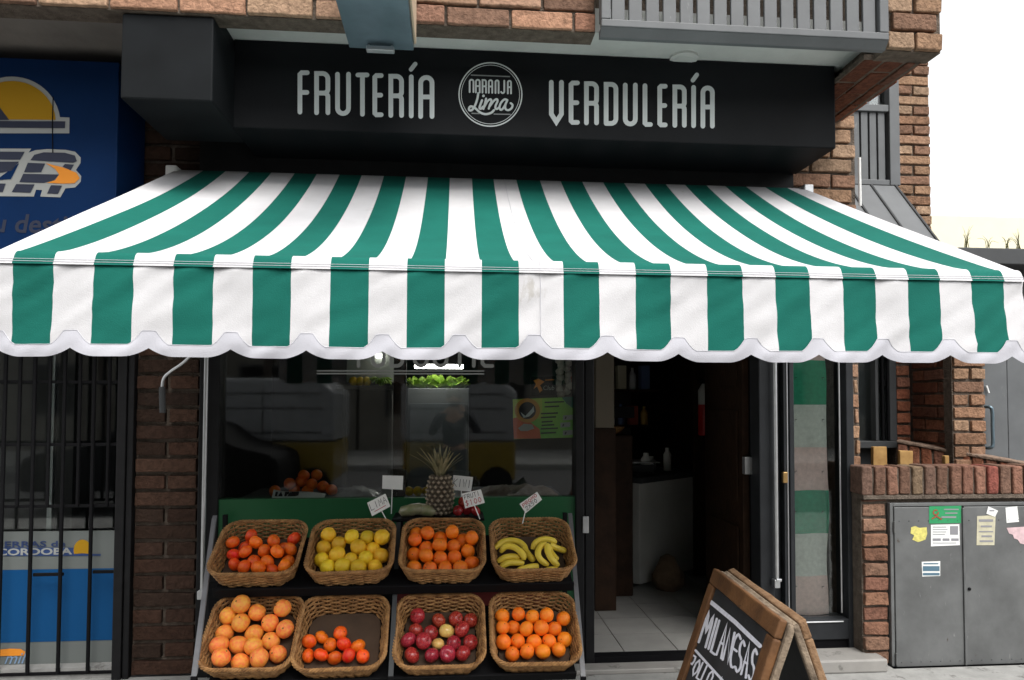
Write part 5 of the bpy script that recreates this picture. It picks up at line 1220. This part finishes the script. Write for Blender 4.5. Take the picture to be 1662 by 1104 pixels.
for i, px in enumerate((683, 709, 738)):
    c = P(px, 628, Y=ym_ - .12); b = MB(); rr = .13
    for k in range(46):
        a = random.uniform(0, 6.28); el = random.uniform(-.05, .75); d_ = Vector((math.cos(a) * math.cos(el), math.sin(a) * math.cos(el), math.sin(el))); sd_ = d_.cross(Vector((0, 0, 1))).normalized(); u_ = sd_.cross(d_); rows_ = []
        for s in range(5):
            t = s / 4
            for q in range(5):
                g = (q - 2) / 2; b.v.append(Vector((c.x, ym_ - .12, zt + .012)) + d_ * rr * (t * .9 + .1) * (.7 + .3 * math.sin(k * 7)) + sd_ * g * .05 * math.sin(math.pi * (t * .7 + .2)) + u_ * (.035 * noise.noise(Vector((g * 4, t * 5, k * 3))) + .03 * t * t - .012 * abs(g)))
        b0 = len(b.v) - 25
        for s in range(4):
            for q in range(4): b.f.append([b0 + s * 5 + q, b0 + s * 5 + q + 1, b0 + (s + 1) * 5 + q + 1, b0 + (s + 1) * 5 + q]); b.m.append(0); b.t.append((1, 1, 1))
    o = b.build('lettuce', M['lettuce'], at=(c.x, ym_ - .12, zt), smooth=True); tag(o, ['frilly green lettuce on the white case, beside the mullion', 'frilly green lettuce in the middle of the white case', 'frilly green lettuce at the door end of the white case'][i], 'lettuce', 'lettuces on the white case')
# pale board with a tray of greens
yb3 = 1.5
wbx0, wbx1, wz0, wz1 = PX(562, yb3), PX(640, yb3), PZ(600, yb3, 600), PZ(560, yb3, 600)
b = MB(); b.bbox(wbx0, wbx1, yb3, yb3 + .03, wz0 - .1, wz1 + .5, .004); o = b.build('pale_board', mat('pale_board', (.32, .33, .30), .6), at=((wbx0 + wbx1) / 2, yb3, wz0)); tag(o, 'pale grey board standing above the shelf of yellow fruit inside the shop', 'board')
l2 = P(620, 577, Y=yb3 - .02)
b = MB(); b.bbox(l2.x - .05, l2.x + .02, yb3 - .04, yb3 - .005, l2.z - .02, l2.z + .012, .004); o = b.build('small_lamp', emis('small_lamp_light', (1, .97, .9), 4), at=l2); tag(o, 'small bright lamp in front of the pale board inside the shop', 'lamp')
zs4 = PZ(627, yb3, 600)
b = MB(); b.bbox(wbx0 - .04, wbx1 + .03, yb3 - .25, yb3 - .005, zs4 - .03, zs4, .004); b.bbox(wbx0, wbx0 + .03, yb3 - .2, yb3 - .1, .02, zs4 - .031, .003); b.bbox(wbx1 - .03, wbx1, yb3 - .2, yb3 - .1, .02, zs4 - .031, .003)
o = b.build('inner_shelf', M['inwall'], at=((wbx0 + wbx1) / 2, yb3 - .1, 0)); tag(o, 'plain shelf with yellow fruit inside the shop, under the pale board', 'shelf')
for i, px in enumerate((574, 584, 595)):
    c = P(px, 622, Y=yb3 - .13); c.z = zs4 + .034; fruit('lemon', 'lemon', c, .036, f'yellow fruit on the inner shelf under the pale board, {ORD[i]} along', 'lemon', 'yellow fruit on the inner shelf')
b = MB()
c = P(617, 624, Y=yb3 - .12)
for k in range(40):
    a = random.uniform(0, 6.28); q = [Vector((c.x, c.y, zs4 + .002)), Vector((c.x + .04 * math.cos(a), c.y + .04 * math.sin(a), zs4 + random.uniform(.02, .07))), Vector((c.x + .09 * math.cos(a), c.y + .06 * math.sin(a), zs4 + random.uniform(.01, .06)))]
    b.tube(smooth_line(q, 3), .006, 4)
o = b.build('herb_bunch', M['lettuce'], at=(c.x, c.y, zs4)); tag(o, 'small loose bunch of dark greens on the inner shelf', 'herbs')

# through the door: pale post, angled white counter, dark worktop, scales, extinguisher, sack
b = MB(); b.bbox(PX(967, .9), PX(997, .9), .9, 1.0, PZ(695, .9, 980), 2.84, .004); o = b.build('white_post', M['postwhite'], at=(PX(982, .9), .95, 0)); tag(o, 'pale square post inside the doorway next to the window', 'post')
b = MB(); b.bbox(PX(967, .9) - .01, PX(997, .9) + .01, .89, 1.01, .0, PZ(695, .9, 980) - .002, .004); o = b.build('brown_plinth', M['inbrown'], at=(PX(982, .9), .95, 0)); tag(o, 'dark brown plinth under the pale post inside the doorway', 'plinth')
A = Matrix.Translation((1.52, 1.5, 0)) @ Matrix.Rotation(R(39), 4, 'Z')
ct = thing('shop_counter', 'white counter with a dark top standing inside the doorway', 'counter', (1.8, 1.9, 0))
b = MB(); b.bbox(0, .86, 0, .42, .02, .835, .006, 0, A); b.build('counter_body', M['inwhite'], ct)
b = MB(); b.bbox(-.05, .87, -.05, .47, .836, .885, .008, 0, A); b.build('worktop', M['greyd'], ct)
b = MB(); b.lathe([(.02, 0), (.09, .01), (.12, .05), (.125, .12), (.10, .2), (.06, .25), (.02, .27)], 18, 0, Matrix.Translation((1.72, 1.42, .0))); 
for v in b.v: v += noise.noise_vector(v * 9) * .03; v.z = max(v.z, 0)
o = b.build('brown_sack', mat('sack_cloth', (.13, .085, .05), .9, var=.4, scale=14, bump=.6, bscale=60), at=(1.72, 1.42, 0), smooth=True); tag(o, 'lumpy brown sack on the tiles in front of the white counter', 'sack')
for i, (u_, h_, r_, m_) in enumerate(((.30, .17, .045, 'inwhite'), (.45, .13, .04, 'alu'), (.62, .2, .035, 'inwhite'))):
    q = A @ Vector((u_, .15 + .05 * (i % 2), .886)); b = MB(); b.lathe([(r_, 0), (r_, h_ * .7), (r_ * .55, h_ * .85), (r_ * .55, h_)], 16, 0, Matrix.Translation(q))
    o = b.build('jar', M[m_], at=q, smooth=True, auto=40); tag(o, ['white jar on the dark worktop, closest to the doorway corner', 'low metallic jar between two white jars on the dark worktop', 'tall slim white jar on the dark worktop beside the wall panel'][i], 'jar')
for j, zz_ in enumerate((1.25, 1.62, 1.98)):
    sh = thing('wall_shelf', ['lowest dark shelf of goods on the back wall behind the counter', 'middle dark shelf of goods on the back wall behind the counter', 'top dark shelf of goods on the back wall behind the counter'][j], 'shelf', (1.7, 3.2, zz_))
    b = MB(); b.bbox(1.2, 2.15, 3.05, 3.35, zz_ - .025, zz_, .003); b.build('board', M['inbrown'], sh)
    for k in range(7):
        xx = 1.27 + k * .125; hh = random.uniform(.14, .26); b = MB()
        if (k + j) % 2: b.bbox(xx - .045, xx + .045, 3.1, 3.24, zz_ + .001, zz_ + hh, .004)
        else: b.lathe([(.038, 0), (.042, .01), (.042, hh * .65), (.016, hh * .85), (.016, hh)], 12, 0, Matrix.Translation((xx, 3.17, zz_ + .001)))
        cl_ = [(.5, .45, .35), (.35, .06, .03), (.5, .5, .5), (.10, .22, .08), (.5, .3, .06), (.1, .15, .3), (.6, .55, .4)][(k * 3 + j) % 7]
        o = b.build('grocery_item', mat('packet', cl_, .5), at=(xx, 3.17, zz_)); tag(o, f"{'box' if (k + j) % 2 else 'bottle'} on the {['lowest', 'middle', 'top'][j]} wall shelf behind the counter, {ORD[k]} from the window side", 'groceries', 'groceries on the wall shelves')
sc_ = thing('shop_scale', 'grey weighing scale with a flat pan on the dark worktop', 'scale', (1.55, 1.85, .886))
b = MB(); b.bbox(1.42, 1.72, 1.75, 1.98, .886, .96, .01); b.build('scale_body', M['greyd'], sc_)
b = MB(); b.bbox(1.38, 1.76, 1.71, 2.0, .975, .985, .004); b.bbox(1.55, 1.59, 1.84, 1.88, .9605, .9745, .002); b.build('pan', M['alu'], sc_)
b = MB(); b.tube([(1.44, 1.97, .961), (1.44, 1.97, 1.35)], .012, 8); b.bbox(1.40, 1.60, 1.955, 1.985, 1.3505, 1.45, .006); b.build('display', M['dark'], sc_)
ye = 1.75; ce = P(1143, 676, Y=ye)
fe = thing('fire_extinguisher', 'red and white fire extinguisher hanging on the dark brown wall panel', 'extinguisher', ce)
b = MB(); b.lathe([(.045, -.16), (.052, -.15), (.052, .10), (.05, .101)], 16, 0, Matrix.Translation(ce)); b.build('cylinder', mat('extinguisher_red', (.45, .01, .01), .3), fe, smooth=True, auto=40)
b = MB(); b.lathe([(.051, .102), (.051, .22), (.03, .26), (.015, .28)], 16, 0, Matrix.Translation(ce)); b.build('label_band', M['inwhite'], fe, smooth=True, auto=40)
b = MB(); b.bbox(ce.x - .04, ce.x + .06, ce.y - .012, ce.y + .012, ce.z + .281, ce.z + .32, .004); b.build('valve', M['black'], fe)
b = MB(); b.bbox(ce.x - .07, 2.2, ye + .07, ye + .10, .0, 2.6, .004); o = b.build('wall_panel', M['inbrown'], at=(ce.x, ye + .08, 0)); tag(o, 'dark brown wooden wall panel at the back of the doorway', 'panel')
b = MB(); c = P(1000, 702, Y=1.3)
b.bbox(c.x - .2, c.x + .12, 1.25, 1.6, .0, c.z - .02, .01); o = b.build('wooden_crate_stand', M['inbrown'], at=(c.x, 1.4, 0)); tag(o, 'dark wooden stand inside the door beside the pale post', 'stand')
b = MB(); b.lathe([(.02, 0), (.10, .008), (.13, .05), (.14, .06)], 16, 0, Matrix.Translation((c.x - .04, 1.42, c.z - .019))); o = b.build('straw_bowl', M['wicker'], at=(c.x, 1.42, c.z - .02)); tag(o, 'shallow straw bowl on the dark wooden stand by the door', 'bowl')

# ---------------------------------------------------------------- chalkboard A-frame
zr_ = .80; ang = R(19)
Fb, Ff = P(1158, 921, Z=zr_), P(1266, 1005, Z=zr_)
ux = (Ff - Fb); Lw = ux.length; ux.normalize()
side = Vector((ux.y, -ux.x, 0)).normalized()            # towards the street side of the front panel
if side.x > 0: side = -side
Hs = (zr_ + .04) / math.cos(ang)
af = thing('chalkboard_sign', 'wooden sandwich board with white chalk lettering on black, standing before the doorway', 'sandwich board', Fb.lerp(Ff, .5)[:2] + (-.04,))
def panel(o, sgn, nm):
    dn = Vector((side.x * math.sin(ang) * sgn, side.y * math.sin(ang) * sgn, -math.cos(ang))); nn = ux.cross(dn)
    if nn.dot(side) * sgn < 0: nn = -nn
    A = axes(o, ux, nn, dn)
    Wm = M['wood'] if sgn == 1 else M['wood2']; sw = .066; th = .028
    p_ = None
    b = MB(); b.rough((sw + .001, -th * .7, sw), (Lw - sw - .001, -.012, Hs * .93), .003, (3, 2, 3), 0, 0, A); brd = b.build(nm, M['slate'], af)
    def rail(x0, x1, z0, z1, m, ns, y0=-th, y1=0):
        b = MB(); b.rough((x0, y0, z0), (x1, y1, z1), .006, ns, .0016, 0, A); return b.build('frame_rail', m, brd)
    rail(0, Lw, 0, sw - .002, Wm, (14, 3, 4)); rail(sw, Lw - sw, Hs * .88, Hs * .88 + sw, Wm, (10, 3, 3))
    rail(0, sw, sw, Hs, Wm, (3, 3, 14)); rail(Lw - sw, Lw, sw, Hs, Wm, (3, 3, 14))
    rail(Lw - .012, Lw + .012, .004, Hs, M['oldwood'], (2, 3, 14), -th - .026, -th - .002)
    rail(0, Lw, .002, .04, M['oldwood'], (12, 3, 3), -th - .026, -th - .002)
    return A, nn, brd
A1, n1, brd = panel(Fb, 1, 'front_board')
ob = Fb - side * .085
A2, n2, _ = panel(ob, -1, 'rear_board')
pl = Fb + n1 * -.0118
TZ = lambda x, y: (1080 + x / 4.928, 880 + y / 4.928)
def on_board(x, y, k): q = PP(x, y, pl, n1); return q + n1 * (.0006 + k)
b = MB()
def chalk(pts, w): ribbon(b, [TZ(*p) for p in pts], w / 4.928, on_board)
chalk([(368, 482), (560, 640), (760, 832)], 34); chalk([(245, 868), (350, 985), (500, 1150)], 20)
def bil(b0, b1, t0, t1):
    b0, b1, t0, t1 = [Vector(q) for q in (b0, b1, t0, t1)]
    return lambda u, v: (b0.lerp(b1, u)).lerp(t0.lerp(t1, u), v)
mp1 = bil((262, 795), (705, 1128), (338, 548), (745, 872)); u = 0
for ch, wd in (('M', 1.5), ('I', .5), ('L', .85), ('A', 1.05), ('N', 1.1), ('E', .95), ('S', 1), ('A', 1.05), ('S', 1)):
    for st in ([[(1, .93), (.5, 1), (.12, .8), (.05, .5), (.12, .2), (.5, 0), (1, .07)], [(.06, .52), (.8, .52)]] if ch == 'E' else hand(ch, 0, 0, 1, 1)):
        if len(st) > 4: st = [(q.x, q.y) for q in smooth_line([(x, y, 0) for x, y in st], 3)]
        sl = .04 * math.sin(u * 3)
        chalk([tuple(mp1((u + wd * p[0] * 1.02) / 9.0, p[1] * (1 + sl) + .02 * math.sin(u * 5))) for p in st], 19)
    u += wd
mp2 = bil((163, 1018), (593, 1348), (215, 898), (645, 1228))
u = 0
for ch, wd in (('P', .9), ('O', .95), ('L', .75), ('L', .75), ('O', .95), (' ', .6), ('A', 1), ('S', 1)):
    for st in hand(ch, 0, 0, 1, 1): chalk([tuple(mp2((u + wd * p[0]) / 9.6, p[1])) for p in st], 14)
    u += wd
b.build('chalk_lettering', M['chalk'], brd)
# ---------------------------------------------------------------- across the street: seen only in reflection, with buildings that shape the light
M['vanwhite'] = mat('van_white', (.30, .31, .325), .3, var=.1, scale=2, coat=.4); M['vanyellow'] = mat('van_yellow', (.25, .17, .012), .35, var=.15, scale=2, coat=.4); M['carblack'] = mat('car_black', (.006, .006, .007), .7, spec=.15)
def side_profile(x0, x1, z0, z1, cut): return [(x0 + .05, z0), (x1, z0), (x1, z1 - cut), (x1 - cut * 1.2, z1), (x0 + .12, z1), (x0, z1 - .12), (x0, z0 + .1)]
def van(vx0, vx1, lab):
    vy0, vy1 = -9.7, -7.9
    t = thing('delivery_van', lab, 'van', ((vx0 + vx1) / 2, -8.8, -.19))
    b = MB(); b.prism([(x, vy1, z) for x, z in side_profile(vx0, vx1, .80, 1.86, .22)], (0, vy0 - vy1, 0)); bd = b.build('body', M['vanwhite'], t)
    md = bd.modifiers.new('soft', 'BEVEL'); md.width = .06; md.segments = 3
    b = MB(); b.bbox(vx0 + .03, vx1 - .02, vy0 + .03, vy1 - .03, .12, .799, .05); b.build('lower_band', M['vanyellow'], t)
    b = MB()
    for z in (.95, 1.35, 1.6): b.bbox(vx0 + .15, vx1 - .2, vy1 - .001, vy1 + .012, z, z + .02, .003)
    b.bbox((vx0 + vx1) / 2 - .01, (vx0 + vx1) / 2 + .01, vy1 - .001, vy1 + .008, .84, 1.7, .002); b.build('side_rib', M['greyd'], t)
    for x in (vx0 + .35, vx1 - .35):
        b = MB(); b.lathe([(.05, 0), (.27, 0), (.29, .03), (.29, .17), (.27, .2), (.05, .2)], 24, 0, Matrix.Translation((x, vy1 - .02, .10)) @ Matrix.Rotation(R(90), 4, 'X')); wl = b.build('wheel', M['black'], t, smooth=True, auto=40)
        b = MB(); b.lathe([(.02, 0), (.18, 0), (.16, .02)], 16, 0, Matrix.Translation((x, vy1 - .018, .10)) @ Matrix.Rotation(R(-90), 4, 'X')); b.build('rim', M['dark'], wl)
van(-4.3, -1.95, 'white van with a yellow lower band across the street, behind the black car')
van(-.85, 1.12, 'shorter white van with a yellow lower band across the street, behind the photographer')
cr_ = thing('parked_car', 'black parked car across the street, mirrored low in the shop window', 'car', (-4.0, -7.0, -.19))
pr_ = smooth_line([(-6.2, 0, .15), (-6.15, 0, .65), (-5.3, 0, .82), (-4.7, 0, 1.14), (-3.7, 0, 1.16), (-3.15, 0, .84), (-2.55, 0, .66), (-2.5, 0, .18)], 4)
b = MB(); b.prism([(p.x, -6.4, p.z) for p in pr_], (0, -1.5, 0)); bd = b.build('body', M['carblack'], cr_); md = bd.modifiers.new('soft', 'BEVEL'); md.width = .05; md.segments = 2
b = MB(); b.prism([(-5.05, -6.394, .86), (-3.4, -6.394, .86), (-3.75, -6.394, 1.09), (-4.65, -6.394, 1.08)], (0, .006, 0)); b.build('side_window', M['black'], cr_)
for x in (-5.5, -3.2):
    b = MB(); b.lathe([(.05, 0), (.27, 0), (.29, .03), (.29, .17), (.27, .2), (.05, .2)], 24, 0, Matrix.Translation((x, -6.38, .10)) @ Matrix.Rotation(R(90), 4, 'X')); b.build('wheel', M['black'], cr_, smooth=True, auto=40)
M['opp'] = mat('opp_render', (.16, .15, .13), .9, var=.2, scale=1)
for xa, xb, hh, lab in ((-26, -3.0, 17, 'tall plain building out of view across the street, raised to cut light'), (-2.9, 24, 6.2, 'low building out of view across the street, kept low to admit light')):
    ob_ = thing('opposite_building', lab, 'building', ((xa + xb) / 2, -18.5, -.3))
    b = MB(); b.box(xa, xb, -24, -18.5, -.3, hh); b.build('facade', M['opp'], ob_)
    for i in range(int((xb - xa) / 3.1)):
        for j in range(int(hh / 3)):
            b = MB(); x = xa + 1.5 + i * 3.1; b.box(x - .7, x + .7, -18.499, -18.46, 1.0 + j * 3, 2.6 + j * 3); f = b.build('window', M['greyd'], ob_)
            b = MB(); b.box(x - .62, x + .62, -18.459, -18.45, 1.08 + j * 3, 2.52 + j * 3); b.build('pane', M['black'], f)
M['leaf'] = mat('tree_leaf', (.035, .07, .015), .7, col2=(.09, .15, .03), scale=9); M['bark'] = mat('bark', (.07, .055, .045), .95, bump=.8, bscale=30)
def tree(x, y, lab):
    t = thing('street_tree', lab, 'tree', (x, y, -.1)); b = MB()
    b.tube(smooth_line([(x, y, -.1), (x + .06, y, 1.3), (x - .05, y + .05, 2.6), (x + .1, y, 4.2)], 4), [.16 - .008 * i for i in range(13)], 8)
    for k in range(6):
        a = k * 1.1; b.tube([(x, y, 2.4 + k * .25), (x + math.cos(a) * .8, y + math.sin(a) * .8, 3.2 + k * .3), (x + math.cos(a) * 1.5, y + math.sin(a) * 1.5, 3.7 + k * .35)], [.06, .04, .02], 6)
    b.build('trunk', M['bark'], t, smooth=True); b = MB()
    for k in range(1500):
        v = noise.random_unit_vector() * (random.random() ** .4); c = Vector((x + v.x * 2.0, y + v.y * 2.0, 4.3 + v.z * 1.6))
        if noise.noise(c * 1.1) < -.12: continue
        a = noise.random_unit_vector() * .11; d_ = a.cross(noise.random_unit_vector()).normalized() * .06; b.add([c - a, c + d_, c + a, c - d_], [(0, 1, 2, 3)])
    b.build('crown', M['leaf'], t)
tree(-4.6, -14.2, 'leafy street tree across the road at the shop-sign end'); tree(-8.5, -13.8, 'leafy street tree across the road beyond the tall building corner')
# ---------------------------------------------------------------- the photographer, mirrored in the glass
M['skin'] = mat('skin', (.42, .24, .16), .5, var=.06, scale=12); M['shirt'] = mat('dark_shirt', (.018, .02, .03), .85, bump=.3, bscale=30); M['trousers'] = mat('dark_trousers', (.02, .022, .028), .85, bump=.2, bscale=30); M['hair'] = mat('dark_hair', (.012, .01, .008), .6, bump=.6, bscale=80)
G0 = -.04; px_, py_ = .03, -4.78
def skin(name, verts, edges, radii, m, parent, sub=2, root=0):
    me = bpy.data.meshes.new(name); me.from_pydata([Vector(v) - root_of(parent).location for v in verts], edges, []); me.materials.append(m)
    o = bpy.data.objects.new(name, me); COL.objects.link(o); o.parent = parent
    md = o.modifiers.new('skin', 'SKIN'); md.use_smooth_shade = True; md.branch_smoothing = .6
    for i, r in enumerate(radii): me.skin_vertices[0].data[i].radius = r if isinstance(r, tuple) else (r, r)
    me.skin_vertices[0].data[root].use_root = True
    s = o.modifiers.new('sub', 'SUBSURF'); s.levels = s.render_levels = sub
    return o
pe = thing('person', 'photographer in dark clothes holding a camera to the face, mirrored in the shop glass', 'person', (px_, py_, G0))
J = dict(pel=(0, 0, .88), wst=(0, .0, 1.05), chs=(0, .0, 1.25), nck=(0, .0, 1.42), nk2=(0, .03, 1.48), hd=(0, .06, 1.55), hdt=(0, .05, 1.63),
         shl=(-.17, 0, 1.36), ell=(-.27, .16, 1.13), wrl=(-.10, .40, 1.40), shr=(.17, 0, 1.36), elr=(.30, .17, 1.15), wrr=(.12, .40, 1.42),
         hpl=(-.09, 0, .84), knl=(-.10, .03, .46), anl=(-.10, -.01, .08), tol=(-.12, .15, .03), hpr=(.09, 0, .84), knr=(.11, .03, .46), anr=(.11, -.01, .08), tor=(.13, .15, .03))
K = list(J); V = [Vector(J[k]) + Vector((px_, py_, G0)) for k in K]; ix = {k: i for i, k in enumerate(K)}
E_s = [('pel', 'wst'), ('wst', 'chs'), ('chs', 'nck'), ('nck', 'nk2'), ('nk2', 'hd'), ('hd', 'hdt'), ('chs', 'shl'), ('shl', 'ell'), ('ell', 'wrl'), ('chs', 'shr'), ('shr', 'elr'), ('elr', 'wrr'), ('pel', 'hpl'), ('hpl', 'knl'), ('knl', 'anl'), ('anl', 'tol'), ('pel', 'hpr'), ('hpr', 'knr'), ('knr', 'anr'), ('anr', 'tor')]
RD = dict(pel=(.15, .11), wst=(.14, .10), chs=(.15, .105), nck=.055, nk2=.052, hd=(.078, .09), hdt=(.07, .085), shl=.062, ell=.045, wrl=.030, shr=.062, elr=.045, wrr=.030, hpl=.088, knl=.06, anl=.042, tol=.035, hpr=.088, knr=.06, anr=.042, tor=.035)
skin('body', V, [(ix[a], ix[b_]) for a, b_ in E_s], [RD[k] for k in K], M['skin'], pe)
# shirt and trousers follow the body a little wider
ks = ['pel', 'wst', 'chs', 'nck', 'shl', 'ell', 'wrl', 'shr', 'elr', 'wrr']; i2 = {k: i for i, k in enumerate(ks)}
skin('shirt', [V[ix[k]] for k in ks], [(i2[a], i2[b_]) for a, b_ in E_s if a in i2 and b_ in i2], [tuple(r * 1.13 for r in RD[k]) if isinstance(RD[k], tuple) else RD[k] * 1.2 for k in ks], M['shirt'], pe)
ks = ['pel', 'hpl', 'knl', 'anl', 'hpr', 'knr', 'anr']; i2 = {k: i for i, k in enumerate(ks)}
skin('trousers', [V[ix[k]] for k in ks], [(i2[a], i2[b_]) for a, b_ in E_s if a in i2 and b_ in i2], [tuple(r * 1.08 for r in RD[k]) if isinstance(RD[k], tuple) else RD[k] * 1.2 for k in ks], M['trousers'], pe)
b = MB(); hc = Vector((px_, py_ + .045, G0 + 1.60))
b.lathe([(.03, .098), (.07, .08), (.094, .04), (.098, -.01), (.09, -.05)], 16, 0, Matrix.Translation(hc + Vector((0, -.012, .01)))); b.build('hair', M['hair'], pe, smooth=True)
b = MB()
for s in (-1, 1):
    b.lathe([(.002, -.03), (.012, -.022), (.014, 0), (.012, .022), (.002, .03)], 8, 0, Matrix.Translation(hc + Vector((s * .082, 0, -.04))))
b.lathe([(.004, -.02), (.014, -.014), (.010, .006), (.003, .022)], 8, 0, Matrix.Translation(hc + Vector((0, .102, -.05))))
b.build('face_feature', M['skin'], pe, smooth=True)
for s, wr in ((-1, 'wrl'), (1, 'wrr')):
    wv = V[ix[wr]]; v = [wv, wv + Vector((-s * .02, .05, .02)), wv + Vector((-s * .03, .085, .03))]; e = [(0, 1), (1, 2)]; r = [.026, .032, .028]
    for q in range(4):
        b0 = len(v); o_ = Vector((0, 0, .028 - q * .019)); L_ = (.028, .032, .03, .024)[q]
        v += [v[2] + o_ * .9 + Vector((-s * .004, .012, 0)), v[2] + o_ + Vector((-s * .014, .012 + L_, 0)), v[2] + o_ + Vector((-s * .038, .014 + L_, 0))]; e += [(2, b0), (b0, b0 + 1), (b0 + 1, b0 + 2)]; r += [.009, .0085, .0075]
    b0 = len(v); v += [v[1] + Vector((-s * .035, .02, -.02)), v[1] + Vector((-s * .055, .05, -.015))]; e += [(1, b0), (b0, b0 + 1)]; r += [.011, .009]
    skin('hand', v, e, r, M['skin'], pe, 1)
dv = thing('camera_body', 'small black camera held up by the photographer', 'camera', (.03, -4.285, 1.45))
b = MB(); b.bbox(-.03, .09, -4.30, -4.27, 1.42, 1.49, .006); b.build('case', M['black'], dv)
b = MB(); b.lathe([(.024, 0), (.024, .02), (.018, .024)], 16, 0, Matrix.Translation((.02, -4.269, 1.455)) @ Matrix.Rotation(R(-90), 4, 'X')); b.build('lens', M['dark'], dv, smooth=True, auto=40)
for o in list(S.objects):
    if o.get('local'): del o['local']
